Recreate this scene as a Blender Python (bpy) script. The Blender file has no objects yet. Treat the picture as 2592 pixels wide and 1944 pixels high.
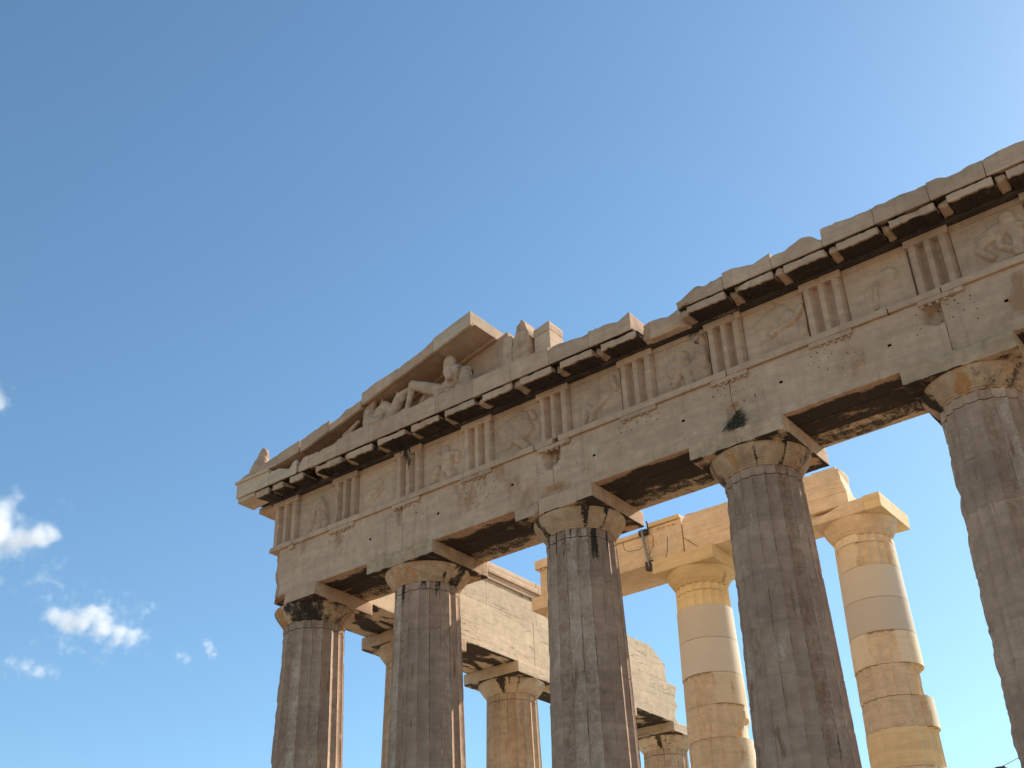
import bpy, bmesh, math, random
import numpy as np
from mathutils import Vector, Matrix

S = bpy.context.scene
COL = S.collection
R = math.radians

# ---------------------------------------------------------------- camera
CP = np.array([20.7613, -19.5359, -0.5323]); YAW, PITCH, ROLL, FPX = -0.63622, 0.54749, -0.03762, 3013.6
def cam_axes():
    f = np.array([math.sin(YAW)*math.cos(PITCH), math.cos(YAW)*math.cos(PITCH), math.sin(PITCH)])
    r = np.array([math.cos(YAW), -math.sin(YAW), 0]); u = np.cross(r, f)
    c, s = math.cos(ROLL), math.sin(ROLL)
    return c*r+s*u, -s*r+c*u, f
CR, CU, CF = cam_axes()
cd = bpy.data.cameras.new('camera'); cam = bpy.data.objects.new('camera', cd); COL.objects.link(cam)
cd.sensor_width = 36; cd.lens = FPX/2592*36; cd.clip_end = 20000
m = Matrix.Identity(4)
for i in range(3):
    m[i][0] = CR[i]; m[i][1] = CU[i]; m[i][2] = -CF[i]; m[i][3] = CP[i]
cam.matrix_world = m
S.camera = cam
S.render.resolution_x = 1024; S.render.resolution_y = 768

# ---------------------------------------------------------------- light
SUN_AZ, SUN_EL = R(17), R(33)          # azimuth measured from +y towards +x
SV = Vector((math.sin(SUN_AZ)*math.cos(SUN_EL), math.cos(SUN_AZ)*math.cos(SUN_EL), math.sin(SUN_EL)))
W = bpy.data.worlds.new('World'); S.world = W; W.use_nodes = True
wn = W.node_tree; bg = wn.nodes['Background']
sky = wn.nodes.new('ShaderNodeTexSky'); sky.sky_type = 'NISHITA'; sky.sun_disc = False
sky.sun_elevation = SUN_EL; sky.sun_rotation = SUN_AZ
sky.altitude = 150; sky.air_density = 1.0; sky.dust_density = .42; sky.ozone_density = 4.0
tint = wn.nodes.new('ShaderNodeMix'); tint.data_type = 'RGBA'; tint.blend_type = 'MULTIPLY'; tint.inputs[0].default_value = 1; tint.inputs[7].default_value = (.915, 1.04, .965, 1)
wn.links.new(sky.outputs[0], tint.inputs[6]); wn.links.new(tint.outputs[2], bg.inputs[0]); bg.inputs[1].default_value = 0.121
sl = bpy.data.lights.new('sun', 'SUN'); sl.energy = 4.9; sl.angle = R(0.55); sl.color = (1.0, 0.91, 0.78)
so = bpy.data.objects.new('sun', sl); COL.objects.link(so)
so.rotation_euler = SV.to_track_quat('Z', 'Y').to_euler()
S.view_settings.view_transform = 'Standard'; S.view_settings.look = 'None'
S.view_settings.gamma = 1; S.view_settings.exposure = 0.66; S.view_settings.use_curve_mapping = False
S.cycles.volume_bounces = 4; S.cycles.max_bounces = 10; S.cycles.diffuse_bounces = 6
S.cycles.volume_max_steps = 256

rnd = random.Random(7)

# ---------------------------------------------------------------- numpy noise
_rg = np.random.RandomState(11)
_perm = _rg.permutation(256); _perm = np.concatenate([_perm, _perm, _perm])
_grad = _rg.normal(size=(256, 3)); _grad /= np.linalg.norm(_grad, axis=1)[:, None]
def pn(p):
    p = np.asarray(p, float); i = np.floor(p).astype(int); f = p-i; i &= 255
    w = f*f*f*(f*(f*6-15)+10); out = 0
    for a in (0, 1):
        for b in (0, 1):
            for c in (0, 1):
                h = _perm[_perm[_perm[(i[:, 0]+a) & 255]+((i[:, 1]+b) & 255)]+((i[:, 2]+c) & 255)]
                g = _grad[h]; d = f-np.array([a, b, c])
                wt = (w[:, 0] if a else 1-w[:, 0])*(w[:, 1] if b else 1-w[:, 1])*(w[:, 2] if c else 1-w[:, 2])
                out = out+wt*(g*d).sum(1)
    return out*1.4
def fbm(p, o=4, g=.5):
    p = np.asarray(p, float); s = 0; a = 1; t = 0
    for k in range(o):
        s = s+a*pn(p*2**k+k*17.3); t += a; a *= g
    return s/t
def sst(a, b, x):
    t = np.clip((x-a)/(b-a), 0, 1); return t*t*(3-2*t)

# ---------------------------------------------------------------- materials
def nd(t, typ, **kw):
    n = t.nodes.new(typ)
    for k, v in kw.items(): setattr(n, k, v)
    return n
def marble(name, ca, cb, pale=(.62, .55, .45), rust=(.42, .22, .09), crust=(.035, .026, .02), vein=0., streak=.25, pits=.35, bump=.5, mott=.3, spots=0., rv=(.91, 1.08)):
    M = bpy.data.materials.new(name); M.use_nodes = True; t = M.node_tree; L = t.links.new
    b = t.nodes['Principled BSDF']; b.inputs['Roughness'].default_value = .88
    b.inputs['Specular IOR Level'].default_value = .2
    geo = nd(t, 'ShaderNodeNewGeometry'); oi = nd(t, 'ShaderNodeObjectInfo')
    def mp(sx, sy, sz, off=0):
        v = nd(t, 'ShaderNodeMapping'); L(geo.outputs['Position'], v.inputs[0]); v.inputs['Scale'].default_value = (sx, sy, sz)
        v.inputs['Location'].default_value = (off, off*1.7, off*.6); return v.outputs[0]
    def noise(vec, sc, det=5, rough=.55, dist=0):
        n = nd(t, 'ShaderNodeTexNoise'); n.inputs['Scale'].default_value = sc; n.inputs['Detail'].default_value = det
        n.inputs['Roughness'].default_value = rough; n.inputs['Distortion'].default_value = dist; L(vec, n.inputs['Vector']); return n.outputs[0]
    def rmp(x, a, bb, lo=0., hi=1., smooth=True):
        n = nd(t, 'ShaderNodeMapRange'); n.interpolation_type = 'SMOOTHSTEP' if smooth else 'LINEAR'
        n.inputs[1].default_value = a; n.inputs[2].default_value = bb; n.inputs[3].default_value = lo; n.inputs[4].default_value = hi
        L(x, n.inputs[0]); return n.outputs[0]
    def mth(op, a, c):
        n = nd(t, 'ShaderNodeMath', operation=op)
        for k, x in enumerate((a, c)):
            if isinstance(x, (int, float)): n.inputs[k].default_value = x
            else: L(x, n.inputs[k])
        return n.outputs[0]
    def mixc(f, a, c, bt='MIX'):
        n = nd(t, 'ShaderNodeMix', data_type='RGBA', blend_type=bt)
        for k, x in ((0, f), (6, a), (7, c)):
            if isinstance(x, (int, float)): n.inputs[k].default_value = x
            elif isinstance(x, tuple): n.inputs[k].default_value = (*x, 1)
            else: L(x, n.inputs[k])
        return n.outputs[2]
    P = mp(1, 1, 1)
    big = noise(P, .8, 6, .6); mid = noise(P, 4.5, 8, .68); fine = noise(P, 22, 6, .7)
    stk = noise(mp(6, 6, .55, 3), 1, 5, .6, .4)
    c = mixc(rmp(big, .32, .68), ca, cb)
    # bedding of the marble, faint
    bed = noise(mp(.9, .9, 7, 9), 1, 4, .6, .8)
    c = mixc(1., c, mixc(rmp(bed, .3, .7, 0, 1), (1-.10,)*3, (1.06, 1.05, 1.04)), 'MULTIPLY')
    g = rmp(mid, .28, .72, 1-mott, 1+mott*.55)
    cc = nd(t, 'ShaderNodeCombineColor'); 
    for k in range(3): L(g, cc.inputs[k])
    c = mixc(1., c, cc.outputs[0], 'MULTIPLY')
    c = mixc(rmp(stk, .52, .78, 0, streak), c, tuple(x*.35 for x in ca))
    c = mixc(rmp(stk, .22, .40, streak*.8, 0), c, pale)
    at = nd(t, 'ShaderNodeAttribute', attribute_name='wear'); sp = nd(t, 'ShaderNodeSeparateColor'); L(at.outputs['Color'], sp.inputs[0])
    jit = mth('MULTIPLY', mth('SUBTRACT', noise(mp(1, 1, .6, 5), 7, 8, .7), .5), 1.5)
    jit2 = mth('MULTIPLY', mth('SUBTRACT', noise(mp(1, 1, .25, 8), 5, 6, .65), .5), 1.4)
    def msk(o, j, a=.36, bb=.64):
        jj = mth('ADD', j, mth('MULTIPLY', mth('SUBTRACT', fine, .5), 1.1))
        x = mth('ADD', sp.outputs[o], mth('MULTIPLY', jj, rmp(sp.outputs[o], 0., .25)))
        return rmp(x, a, bb)
    c = mixc(mth('MULTIPLY', msk(2, jit, .30, .85), .85), c, pale)
    c = mixc(mth('MULTIPLY', msk(1, jit, .3, .8), .8), c, rust)
    if vein:
        vv = noise(mp(.55, .55, 5.5, 2), 1, 3, .5, .6)
        ln = rmp(mth('ABSOLUTE', mth('SUBTRACT', vv, .5), 0), .0, .018, 1, 0)
        gate = rmp(noise(mp(.8, .8, 2.2, 4), 1, 3), .46, .6)
        c = mixc(mth('MULTIPLY', mth('MULTIPLY', ln, gate), vein), c, (.10, .085, .07))
    if spots:
        c = mixc(rmp(noise(P, 3.1, 9, .75), .60, .74, 0, spots), c, rust)
        c = mixc(rmp(noise(mp(1, 1, .7, 21), 6.1, 9, .75), .62, .74, 0, spots), c, tuple(x*.3 for x in ca))
    pit = rmp(fine, .66, .76)
    c = mixc(mth('MULTIPLY', pit, pits), c, tuple(x*.25 for x in ca))
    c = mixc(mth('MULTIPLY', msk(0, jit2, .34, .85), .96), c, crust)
    rb = rmp(oi.outputs['Random'], 0, 1, rv[0], rv[1], False)
    cc2 = nd(t, 'ShaderNodeCombineColor')
    for k in range(3): L(rb, cc2.inputs[k])
    c = mixc(1., c, cc2.outputs[0], 'MULTIPLY')
    L(c, b.inputs['Base Color'])
    h = mth('ADD', mth('MULTIPLY', mid, .8), mth('SUBTRACT', mth('MULTIPLY', fine, .5), mth('MULTIPLY', pit, .5)))
    bp = nd(t, 'ShaderNodeBump'); bp.inputs['Strength'].default_value = bump; bp.inputs['Distance'].default_value = .03
    L(h, bp.inputs['Height']); L(bp.outputs[0], b.inputs['Normal'])
    return M
def plain(name, col, rough=.8, metal=0, nscale=12, var=.25):
    M = bpy.data.materials.new(name); M.use_nodes = True; t = M.node_tree; b = t.nodes['Principled BSDF']
    b.inputs['Roughness'].default_value = rough; b.inputs['Metallic'].default_value = metal
    tc = nd(t, 'ShaderNodeNewGeometry'); n = nd(t, 'ShaderNodeTexNoise'); n.inputs['Scale'].default_value = nscale; n.inputs['Detail'].default_value = 6
    t.links.new(tc.outputs['Position'], n.inputs['Vector'])
    x = nd(t, 'ShaderNodeMix', data_type='RGBA'); x.inputs[6].default_value = (*[c*(1-var) for c in col], 1); x.inputs[7].default_value = (*[min(1, c*(1+var)) for c in col], 1)
    t.links.new(n.outputs[0], x.inputs[0]); t.links.new(x.outputs[2], b.inputs['Base Color']); return M
MAT = {}
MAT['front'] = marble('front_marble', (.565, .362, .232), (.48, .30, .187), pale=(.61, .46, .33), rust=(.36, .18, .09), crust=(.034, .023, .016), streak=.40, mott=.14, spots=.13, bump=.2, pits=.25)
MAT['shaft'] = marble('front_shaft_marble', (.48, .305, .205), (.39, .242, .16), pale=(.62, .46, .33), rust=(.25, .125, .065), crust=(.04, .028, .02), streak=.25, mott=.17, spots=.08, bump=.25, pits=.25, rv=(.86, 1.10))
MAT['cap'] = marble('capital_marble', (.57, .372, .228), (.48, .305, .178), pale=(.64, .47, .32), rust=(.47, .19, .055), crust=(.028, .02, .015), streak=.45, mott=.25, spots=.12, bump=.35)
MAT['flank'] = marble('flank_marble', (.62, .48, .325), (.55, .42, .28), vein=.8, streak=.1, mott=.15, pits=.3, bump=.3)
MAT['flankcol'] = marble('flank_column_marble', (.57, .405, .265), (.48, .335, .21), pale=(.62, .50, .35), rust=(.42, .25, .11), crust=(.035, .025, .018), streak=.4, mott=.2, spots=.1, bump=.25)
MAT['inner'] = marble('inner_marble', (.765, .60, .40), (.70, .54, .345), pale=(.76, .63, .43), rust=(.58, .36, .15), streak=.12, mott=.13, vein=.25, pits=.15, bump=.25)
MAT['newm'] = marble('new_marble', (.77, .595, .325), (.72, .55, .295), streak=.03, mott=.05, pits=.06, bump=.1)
MAT['clean'] = marble('pale_marble', (.60, .425, .285), (.54, .375, .245), streak=.08, mott=.1, pits=.12, bump=.2)
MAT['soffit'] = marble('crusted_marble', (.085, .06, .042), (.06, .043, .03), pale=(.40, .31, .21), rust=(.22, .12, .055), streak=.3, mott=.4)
MAT['sculpt'] = marble('sculpture_marble', (.57, .37, .235), (.47, .30, .185), pale=(.60, .45, .32), streak=.15, mott=.25, bump=.4)
MAT['hole'] = plain('hole_dark', (.035, .026, .02), .95)
MAT['ground'] = plain('dusty_limestone_ground', (.40, .325, .235), .95, 0, .4, .2)
MAT['paving'] = marble('worn_paving_marble', (.34, .28, .20), (.28, .23, .17), streak=.1, mott=.3)
MAT['metal'] = plain('galvanised_metal', (.26, .26, .25), .5, .6, 30, .3)
MAT['rusty'] = plain('dark_iron', (.06, .045, .035), .7, .3)
MAT['leaf'] = plain('shrub_leaf', (.095, .09, .045), .7, 0, 40, .5)
MAT['twig'] = plain('shrub_twig', (.10, .075, .05), .9)

# ---------------------------------------------------------------- object helpers
def tag(o, label=None, cat=None, group=None, kind=None):
    for k, v in (('label', label), ('category', cat), ('group', group), ('kind', kind)):
        if v: o[k] = v
    return o
def empty(name, loc, label=None, cat=None, group=None):
    o = bpy.data.objects.new(name, None); COL.objects.link(o); o.location = loc; o.empty_display_size = .3
    return tag(o, label, cat, group)
def put(o, parent):
    if parent is not None:
        o.parent = parent
        w = Vector((0, 0, 0)); q = parent
        while q is not None: w += Vector(q.location); q = q.parent
        o.location = Vector(o.location)-w
    return o
def mkobj(name, V, F, mat, parent=None, wear=None, smooth=True, mats=None, fm=None, sharp=35):
    V = np.asarray(V, float); org = V.mean(0)
    me = bpy.data.meshes.new(name); me.from_pydata((V-org).tolist(), [], F if isinstance(F, list) else F.tolist())
    for mm in ([mat] if mats is None else mats): me.materials.append(mm)
    if fm is not None: me.polygons.foreach_set('material_index', np.asarray(fm, dtype=np.int32))
    if wear is not None:
        a = me.attributes.new('wear', 'FLOAT_COLOR', 'POINT')
        c = np.zeros((len(V), 4), np.float32); c[:, :3] = np.clip(wear, 0, 1); c[:, 3] = 1
        a.data.foreach_set('color', c.ravel())
    if smooth:
        me.polygons.foreach_set('use_smooth', np.ones(len(me.polygons), bool))
        try: me.set_sharp_from_angle(angle=R(sharp))
        except Exception: pass
    me.update()
    o = bpy.data.objects.new(name, me); COL.objects.link(o); o.location = org.tolist()
    return put(o, parent)
def lines(a, b, res, extra=(), edge=True):
    L = b-a
    e = [0, .012, .035, .075] if edge and L > .25 else ([0, .012] if L > .06 else [0])
    s = set([a+x for x in e]+[b-x for x in e])
    n = max(1, int(round((L-2*e[-1])/res)))
    for i in range(n+1): s.add(a+e[-1]+(L-2*e[-1])*i/n)
    for x in extra:
        if a < x < b: s.add(x)
    s = sorted(s); out = [s[0]]
    for x in s[1:]:
        if x-out[-1] > 1e-4: out.append(x)
    return np.array(out)
def gridbox(X, Y, Z):
    nx, ny, nz = len(X), len(Y), len(Z)
    idx = {}; V = []; F = []
    def vid(i, j, k):
        key = (i*ny+j)*nz+k
        r = idx.get(key)
        if r is None: r = len(V); idx[key] = r; V.append((X[i], Y[j], Z[k]))
        return r
    for i in range(nx-1):
        for k in range(nz-1):
            F.append((vid(i, 0, k), vid(i+1, 0, k), vid(i+1, 0, k+1), vid(i, 0, k+1)))
            F.append((vid(i, ny-1, k), vid(i, ny-1, k+1), vid(i+1, ny-1, k+1), vid(i+1, ny-1, k)))
    for j in range(ny-1):
        for k in range(nz-1):
            F.append((vid(0, j, k), vid(0, j, k+1), vid(0, j+1, k+1), vid(0, j+1, k)))
            F.append((vid(nx-1, j, k), vid(nx-1, j+1, k), vid(nx-1, j+1, k+1), vid(nx-1, j, k+1)))
    for i in range(nx-1):
        for j in range(ny-1):
            F.append((vid(i, j, 0), vid(i, j+1, 0), vid(i+1, j+1, 0), vid(i+1, j, 0)))
            F.append((vid(i, j, nz-1), vid(i+1, j, nz-1), vid(i+1, j+1, nz-1), vid(i, j+1, nz-1)))
    return np.array(V), F
def stone(lo, hi, res=.08, r0=.008, chip=.05, cf=2.5, th=.15, amp=.006, af=3, ex=(), ey=(), ez=(), seed=0, ry=None, rz=None):
    """weathered block: worn, irregularly chipped edges and faintly uneven faces"""
    lo = np.array(lo, float); hi = np.array(hi, float)
    V, F = gridbox(lines(lo[0], hi[0], res, ex), lines(lo[1], hi[1], ry or res, ey), lines(lo[2], hi[2], rz or res, ez))
    n = fbm(V*cf+seed*7.7, 3); r = r0+chip*sst(th, th+.5, n)+chip*.25*np.abs(pn(V*9+seed))
    r = np.minimum(r, (hi-lo).min()*.45)[:, None]
    q = np.clip(V, lo+r, hi-r); d = V-q; l = np.linalg.norm(d, axis=1)[:, None]; l[l < 1e-9] = 1e-9
    dn = d/l
    P = q+dn*r
    P = P+dn*(amp*fbm(V*af+seed*3.1, 3))[:, None]
    return P, F
def broken(x, seed, step=.22):
    """jagged 0..1 profile along x: straight facets between random knots"""
    r = random.Random(int(seed*1000)+5); kx = [x.min()-.1]; ky = [r.random()**1.6]
    while kx[-1] < x.max()+.1: kx.append(kx[-1]+step*r.uniform(.35, 1.9)); ky.append(r.random()**1.6)
    return np.interp(x, kx, ky)
def noisewear(P, crust=0, rust=0, pale=0, f=1.2, seed=0, th=.25):
    w = np.zeros((len(P), 3)); sc = np.array([1, 1, .45])
    for k, s in enumerate((crust, rust, pale)):
        if s: w[:, k] = s*sst(th-.15, th+.25, fbm(P*sc*f+31*k+seed*5.3, 3))
    return w
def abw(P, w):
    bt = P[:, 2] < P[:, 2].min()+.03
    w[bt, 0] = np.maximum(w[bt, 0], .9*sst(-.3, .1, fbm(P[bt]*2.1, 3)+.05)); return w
def block(name, lo, hi, mat, parent=None, crust=0, rust=.3, pale=.3, wf=1.2, wearfn=None, deform=None, seed=None, **kw):
    if seed is None: seed = rnd.random()*50
    P, F = stone(lo, hi, seed=seed, **kw)
    w = noisewear(P, crust, rust, pale, wf, seed)
    if wearfn: w = wearfn(P, w)
    if deform: P = deform(P)
    return mkobj(name, P, F, mat, parent, w)

# ---------------------------------------------------------------- ground and platform
def sheet(name, half, z, mat):
    n = 24; xs = np.sign(np.linspace(-1, 1, n+1))*np.abs(np.linspace(-1, 1, n+1))**3*half
    V = [(x, y, z) for x in xs for y in xs]
    F = [(i*(n+1)+j, (i+1)*(n+1)+j, (i+1)*(n+1)+j+1, i*(n+1)+j+1) for i in range(n) for j in range(n)]
    return mkobj(name, V, F, mat, smooth=False)
tag(sheet('ground', 6000, -2.1, MAT['ground']), kind='structure')
pf = empty('temple_platform', (14.4, 33, -2.1)); tag(pf, kind='structure')
for i, (e, z0, z1) in enumerate(((1.6, -2.1, -1.05), (1.3, -1.05, -.53), (1.0, -.53, 0))):
    block('step', (-e, -e, z0), (28.86+e, 67.5+e, z1), MAT['paving'], pf, res=2.5, chip=.02)
block('inner_step', (3.2, 4.2, .003), (25.6, 63, .35), MAT['paving'], pf, res=2.5, chip=.02)
block('inner_step', (3.4, 4.4, .35), (25.4, 62.8, .70), MAT['paving'], pf, res=2.5, chip=.02)

# ---------------------------------------------------------------- columns
NF = 20
def flute_prof(u): return 4*u*(1-u)
U = np.array([0, .03, .10, .22, .40, .60, .78, .90, .97])
TH = np.concatenate([(k+U)/NF for k in range(NF)])*2*math.pi
FU = np.tile(U, NF)
def shaft_r(z, zb, zt, rb, rt):
    t = (z-zb)/(zt-zb); return rb+(rt-rb)*t+.017*np.sin(np.pi*t)
def drum(parent, cx, cy, z0, z1, zb, zt, rb, rt, seed, mat, dep=.052, res=.07, dmg=.5, wear=None, plainmask=None, rot=0., gap=.0012, dfun=None, jch=1.):
    n = max(3, int((z1-z0)/res)); zz = np.concatenate([[z0+gap, z0+gap+.012, z0+.04], np.linspace(z0+.09, z1-.09, n), [z1-.04, z1-gap-.012, z1-gap]])
    T, Z = np.meshgrid(TH+rot, zz); Uu = np.tile(FU, (len(zz), 1))
    Rr = shaft_r(Z, zb, zt, rb, rt); ct, st = np.cos(T), np.sin(T)
    base = np.stack([cx+ct*Rr, cy+st*Rr, Z], -1).reshape(-1, 3)
    pr = flute_prof(Uu)
    D = dep*Rr/rt
    if plainmask is not None:
        pm = plainmask(T, Z); D = D*(1-pm); Rr = Rr+pm*.015
    rad = Rr-D*pr
    # chipped arrises
    nz = fbm(base*np.array([1, 1, .7])*3.2+seed, 3).reshape(Z.shape)
    fl = fbm(base*np.array([2, 2, 5])*2.4+seed*2, 3).reshape(Z.shape)
    arr = sst(.35, 1., 1-pr)
    k = dmg*(1 if plainmask is None else (1-pm))
    rad = rad-arr*k*.04*sst(.22, .6, nz+.25*fl)-arr*k*.003*np.abs(fl)
    # worn joints
    ed = np.exp(-np.minimum(Z-z0, z1-Z)/.025)
    rad = rad-ed*(.0005+jch*.018*sst(.2, .6, fbm(base*1.9+seed*3+5, 3).reshape(Z.shape)))
    rad = rad+.0025*fl
    if dfun is not None: rad = dfun(T, Z, rad, base, nz, fl)
    P = np.stack([cx+np.cos(T)*rad, cy+np.sin(T)*rad, Z], -1).reshape(-1, 3)
    nt = T.shape[1]; nr = T.shape[0]; F = []
    for i in range(nr-1):
        a = i*nt; b = a+nt
        for j in range(nt):
            j2 = (j+1) % nt; F.append((a+j, a+j2, b+j2, b+j))
    F.append(tuple(range(nt-1, -1, -1))); F.append(tuple((nr-1)*nt+j for j in range(nt)))
    nw = mat is MAT['newm']
    w = noisewear(P, 0, .1 if nw else .55, .2 if nw else .5, 1.6, seed)
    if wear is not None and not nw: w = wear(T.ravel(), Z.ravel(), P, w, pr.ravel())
    if plainmask is not None: w[:, 2] = np.maximum(w[:, 2], pm.ravel())
    return mkobj('drum', P, F, mat, parent, w, sharp=30)
def lathe(name, parent, cx, cy, prof, seed, mat, dfun=None, wear=None, nt=96, nres=3):
    zz = []; rr = []
    for (r0, z0), (r1, z1) in zip(prof[:-1], prof[1:]):
        for k in range(nres): zz.append(z0+(z1-z0)*k/nres); rr.append(r0+(r1-r0)*k/nres)
    zz.append(prof[-1][1]); rr.append(prof[-1][0]); zz = np.array(zz); rr = np.array(rr)
    th = np.arange(nt)/nt*2*math.pi
    T, Z = np.meshgrid(th, zz); Rr = np.repeat(rr[:, None], nt, 1)
    base = np.stack([cx+np.cos(T)*Rr, cy+np.sin(T)*Rr, Z], -1).reshape(-1, 3)
    n = fbm(base*2.2+seed, 3).reshape(T.shape); rad = Rr+.006*n-.05*sst(.3, .6, fbm(base*3+seed*3, 2).reshape(T.shape))*(Rr > prof[0][0]+.02)
    if dfun is not None: rad = dfun(T, Z, rad, base)
    P = np.stack([cx+np.cos(T)*rad, cy+np.sin(T)*rad, Z], -1).reshape(-1, 3); F = []
    for i in range(len(zz)-1):
        for j in range(nt):
            j2 = (j+1) % nt; F.append((i*nt+j, i*nt+j2, (i+1)*nt+j2, (i+1)*nt+j))
    F.append(tuple(range(nt-1, -1, -1))); F.append(tuple((len(zz)-1)*nt+j for j in range(nt)))
    w = noisewear(P, 0, .8, .5, 2.0, seed)
    if wear is not None: w = wear(T.ravel(), Z.ravel(), P, w)
    return mkobj(name, P, F, mat, parent, w, sharp=40)
def echinus_prof(rt, a, zc, ze, zn):
    # annulets, then the spreading cushion up to the abacus
    p = [(rt*.985, zn), (rt*1.0, zn+.02), (rt*1.0, zn+.028), (rt*1.03, zn+.034), (rt*1.03, zn+.05), (rt*1.045, zn+.056), (rt*1.045, zn+.072)]
    z0 = zn+.078; r0 = rt*1.06
    for t, q in ((0, 0), (.2, .26), (.45, .54), (.65, .75), (.8, .89), (.9, .96), (.97, 1.0), (1.0, .99)):
        p.append((r0+(a*.985-r0)*q, z0+(ze-z0)*t))
    return p
def front_wear_shade(i, amount):
    def f(T, Z, P, w, pr):
        s = fbm(np.stack([np.cos(T)*4, np.sin(T)*4, Z*.55], 1)*1.3+i*9.1, 4)
        top = sst(7.6, 9.6, Z)
        w[:, 0] = np.maximum(w[:, 0], sst(.42-.55*amount*top, .75-.5*amount*top, s)*(.25+.75*top)*amount)
        s2 = fbm(np.stack([np.cos(T)*6, np.sin(T)*6, Z*.8], 1)*1.2+i*4.7+40, 4)
        w[:, 2] = np.maximum(w[:, 2], sst(.2, .6, s2)*(.35+.65*sst(6, 9, Z))*.5)
        w[:, 1] = np.maximum(w[:, 1], sst(.1, .5, -s2)*.8)
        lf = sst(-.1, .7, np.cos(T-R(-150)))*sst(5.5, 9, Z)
        # every flute has weathered a little differently; shade on one flank of the arrises is painted as a dark line
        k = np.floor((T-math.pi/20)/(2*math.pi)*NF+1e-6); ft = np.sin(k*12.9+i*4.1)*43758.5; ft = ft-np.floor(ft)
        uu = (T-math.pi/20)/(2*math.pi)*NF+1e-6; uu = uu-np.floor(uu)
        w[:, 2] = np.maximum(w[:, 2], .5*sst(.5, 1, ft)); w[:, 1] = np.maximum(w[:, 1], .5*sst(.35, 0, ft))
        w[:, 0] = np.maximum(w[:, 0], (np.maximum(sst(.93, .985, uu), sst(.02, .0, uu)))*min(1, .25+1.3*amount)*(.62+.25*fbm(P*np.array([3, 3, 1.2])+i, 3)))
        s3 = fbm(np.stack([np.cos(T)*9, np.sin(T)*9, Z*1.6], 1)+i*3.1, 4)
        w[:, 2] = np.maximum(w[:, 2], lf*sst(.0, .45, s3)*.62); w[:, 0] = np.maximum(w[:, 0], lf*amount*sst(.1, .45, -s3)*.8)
        return w
    return f
def left_damage(i, th0, amt):
    # outer face on the weathered (south-east) side has lost its arrises
    def f(T, Z, rad, base, nz, fl):
        d = np.cos(T-th0); m = sst(.55, .95, d)
        return rad-m*amt*(.25+sst(-.1, .35, fbm(base*2.6+i*13, 4).reshape(Z.shape)))*.05-m*amt*.02*fl
    return f
HC, ZE, ZN, ZF = 10.43, 10.08, 9.70, 9.50     # abacus top, abacus bottom, annulets, necking groove
def column(cx, cy, label, group, i, mat, capm, rb=.95, zb=0., stain=.6, hd=None, abacus=True, dmg=.6, zlist=None, dz=0., rt=.745, ab=1.0, capwear=None, dfun=None, drumfn=None, echfn=None, abmat=None, ech=True):
    c = empty('doric_column', (cx, cy, zb), label, 'column', group)
    zt = ZN+dz
    zl = zlist or [zb]+[zb+(ZF+dz-zb)*(k+rnd.uniform(-.06, .06))/10 for k in range(1, 10)]+[ZF+dz]
    fw = front_wear_shade(i, stain)
    for k in range(len(zl)-1):
        hi = zl[k+1] > 4
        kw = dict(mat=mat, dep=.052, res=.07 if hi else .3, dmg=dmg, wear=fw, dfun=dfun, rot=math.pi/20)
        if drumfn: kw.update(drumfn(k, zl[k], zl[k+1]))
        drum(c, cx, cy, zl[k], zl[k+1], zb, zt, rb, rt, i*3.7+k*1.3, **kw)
    # fluted necking, part of the capital block
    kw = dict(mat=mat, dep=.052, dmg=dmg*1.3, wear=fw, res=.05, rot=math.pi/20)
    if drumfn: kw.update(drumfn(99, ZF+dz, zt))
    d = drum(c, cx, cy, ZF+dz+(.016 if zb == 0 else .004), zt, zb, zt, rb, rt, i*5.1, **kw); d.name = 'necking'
    if ech:
        lathe('echinus', c, cx, cy, echinus_prof(rt, ab, HC+dz, ZE+dz, zt), i*2.3, capm, dfun=echfn, wear=capwear)
    if abacus:
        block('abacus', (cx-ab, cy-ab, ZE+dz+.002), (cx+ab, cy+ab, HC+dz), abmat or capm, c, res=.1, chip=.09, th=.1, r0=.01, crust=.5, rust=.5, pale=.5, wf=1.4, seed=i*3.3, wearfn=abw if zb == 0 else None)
    return c
def cap_crust(cx, cy, spots, rusts=()):
    # black crust on stated sides of the cushion: (angle, half-width, strength)
    def f(T, Z, P, w):
        for a, hw, s in rusts:
            d = np.abs((T-a+.2*fbm(P*4+a, 3)+math.pi) % (2*math.pi)-math.pi)/hw
            w[:, 1] = np.maximum(w[:, 1], s*sst(1.3, .6, d+.5*fbm(P*np.array([7, 7, 1.5])+3, 3)))
        for a, hw, s in spots:
            n = fbm(P*np.array([5, 5, 3.5])+a*9, 4)
            d = .12*fbm(P*22, 2)+np.abs((T-a+.12*n+math.pi) % (2*math.pi)-math.pi)/hw-1.3*n-.35*fbm(P*14, 2)+np.clip((P[:, 2]-10.02)*-1.5, -.2, .5)*(hw < .15)
            w[:, 0] = np.maximum(w[:, 0], s*.85*sst(1.55, .45, d))
        return w
    return f
XC = [0, 3.69, 7.9865, 12.283, 16.5795, 20.876]
V45 = R(-45)
flabels = ['weathered fluted corner column at the left end of the shaded front, its capital blackened and chipped',
           'second column of the shaded front from the left corner, orange streaks on its echinus',
           'third column of the shaded front from the left, clean new block in its abacus and two black marks on its echinus',
           'broad fourth column of the shaded front, just right of the dry shrub, with a cracked echinus',
           'nearest and thickest column of the shaded front, cut off by the right edge of the picture',
           'sixth column of the shaded front, standing to the right of the nearest visible one']
FG = 'fluted columns of the shaded front'
c1 = column(XC[0], 0, flabels[0], FG, 1, MAT['shaft'], MAT['cap'], stain=.75, dmg=.8, abacus=False, dfun=left_damage(1, R(200), .8),
       capwear=cap_crust(0, 0, [(R(-55), .75, 1), (R(10), .35, .6), (R(-130), .3, .6)], [(R(-110), .2, .9)]))
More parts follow.
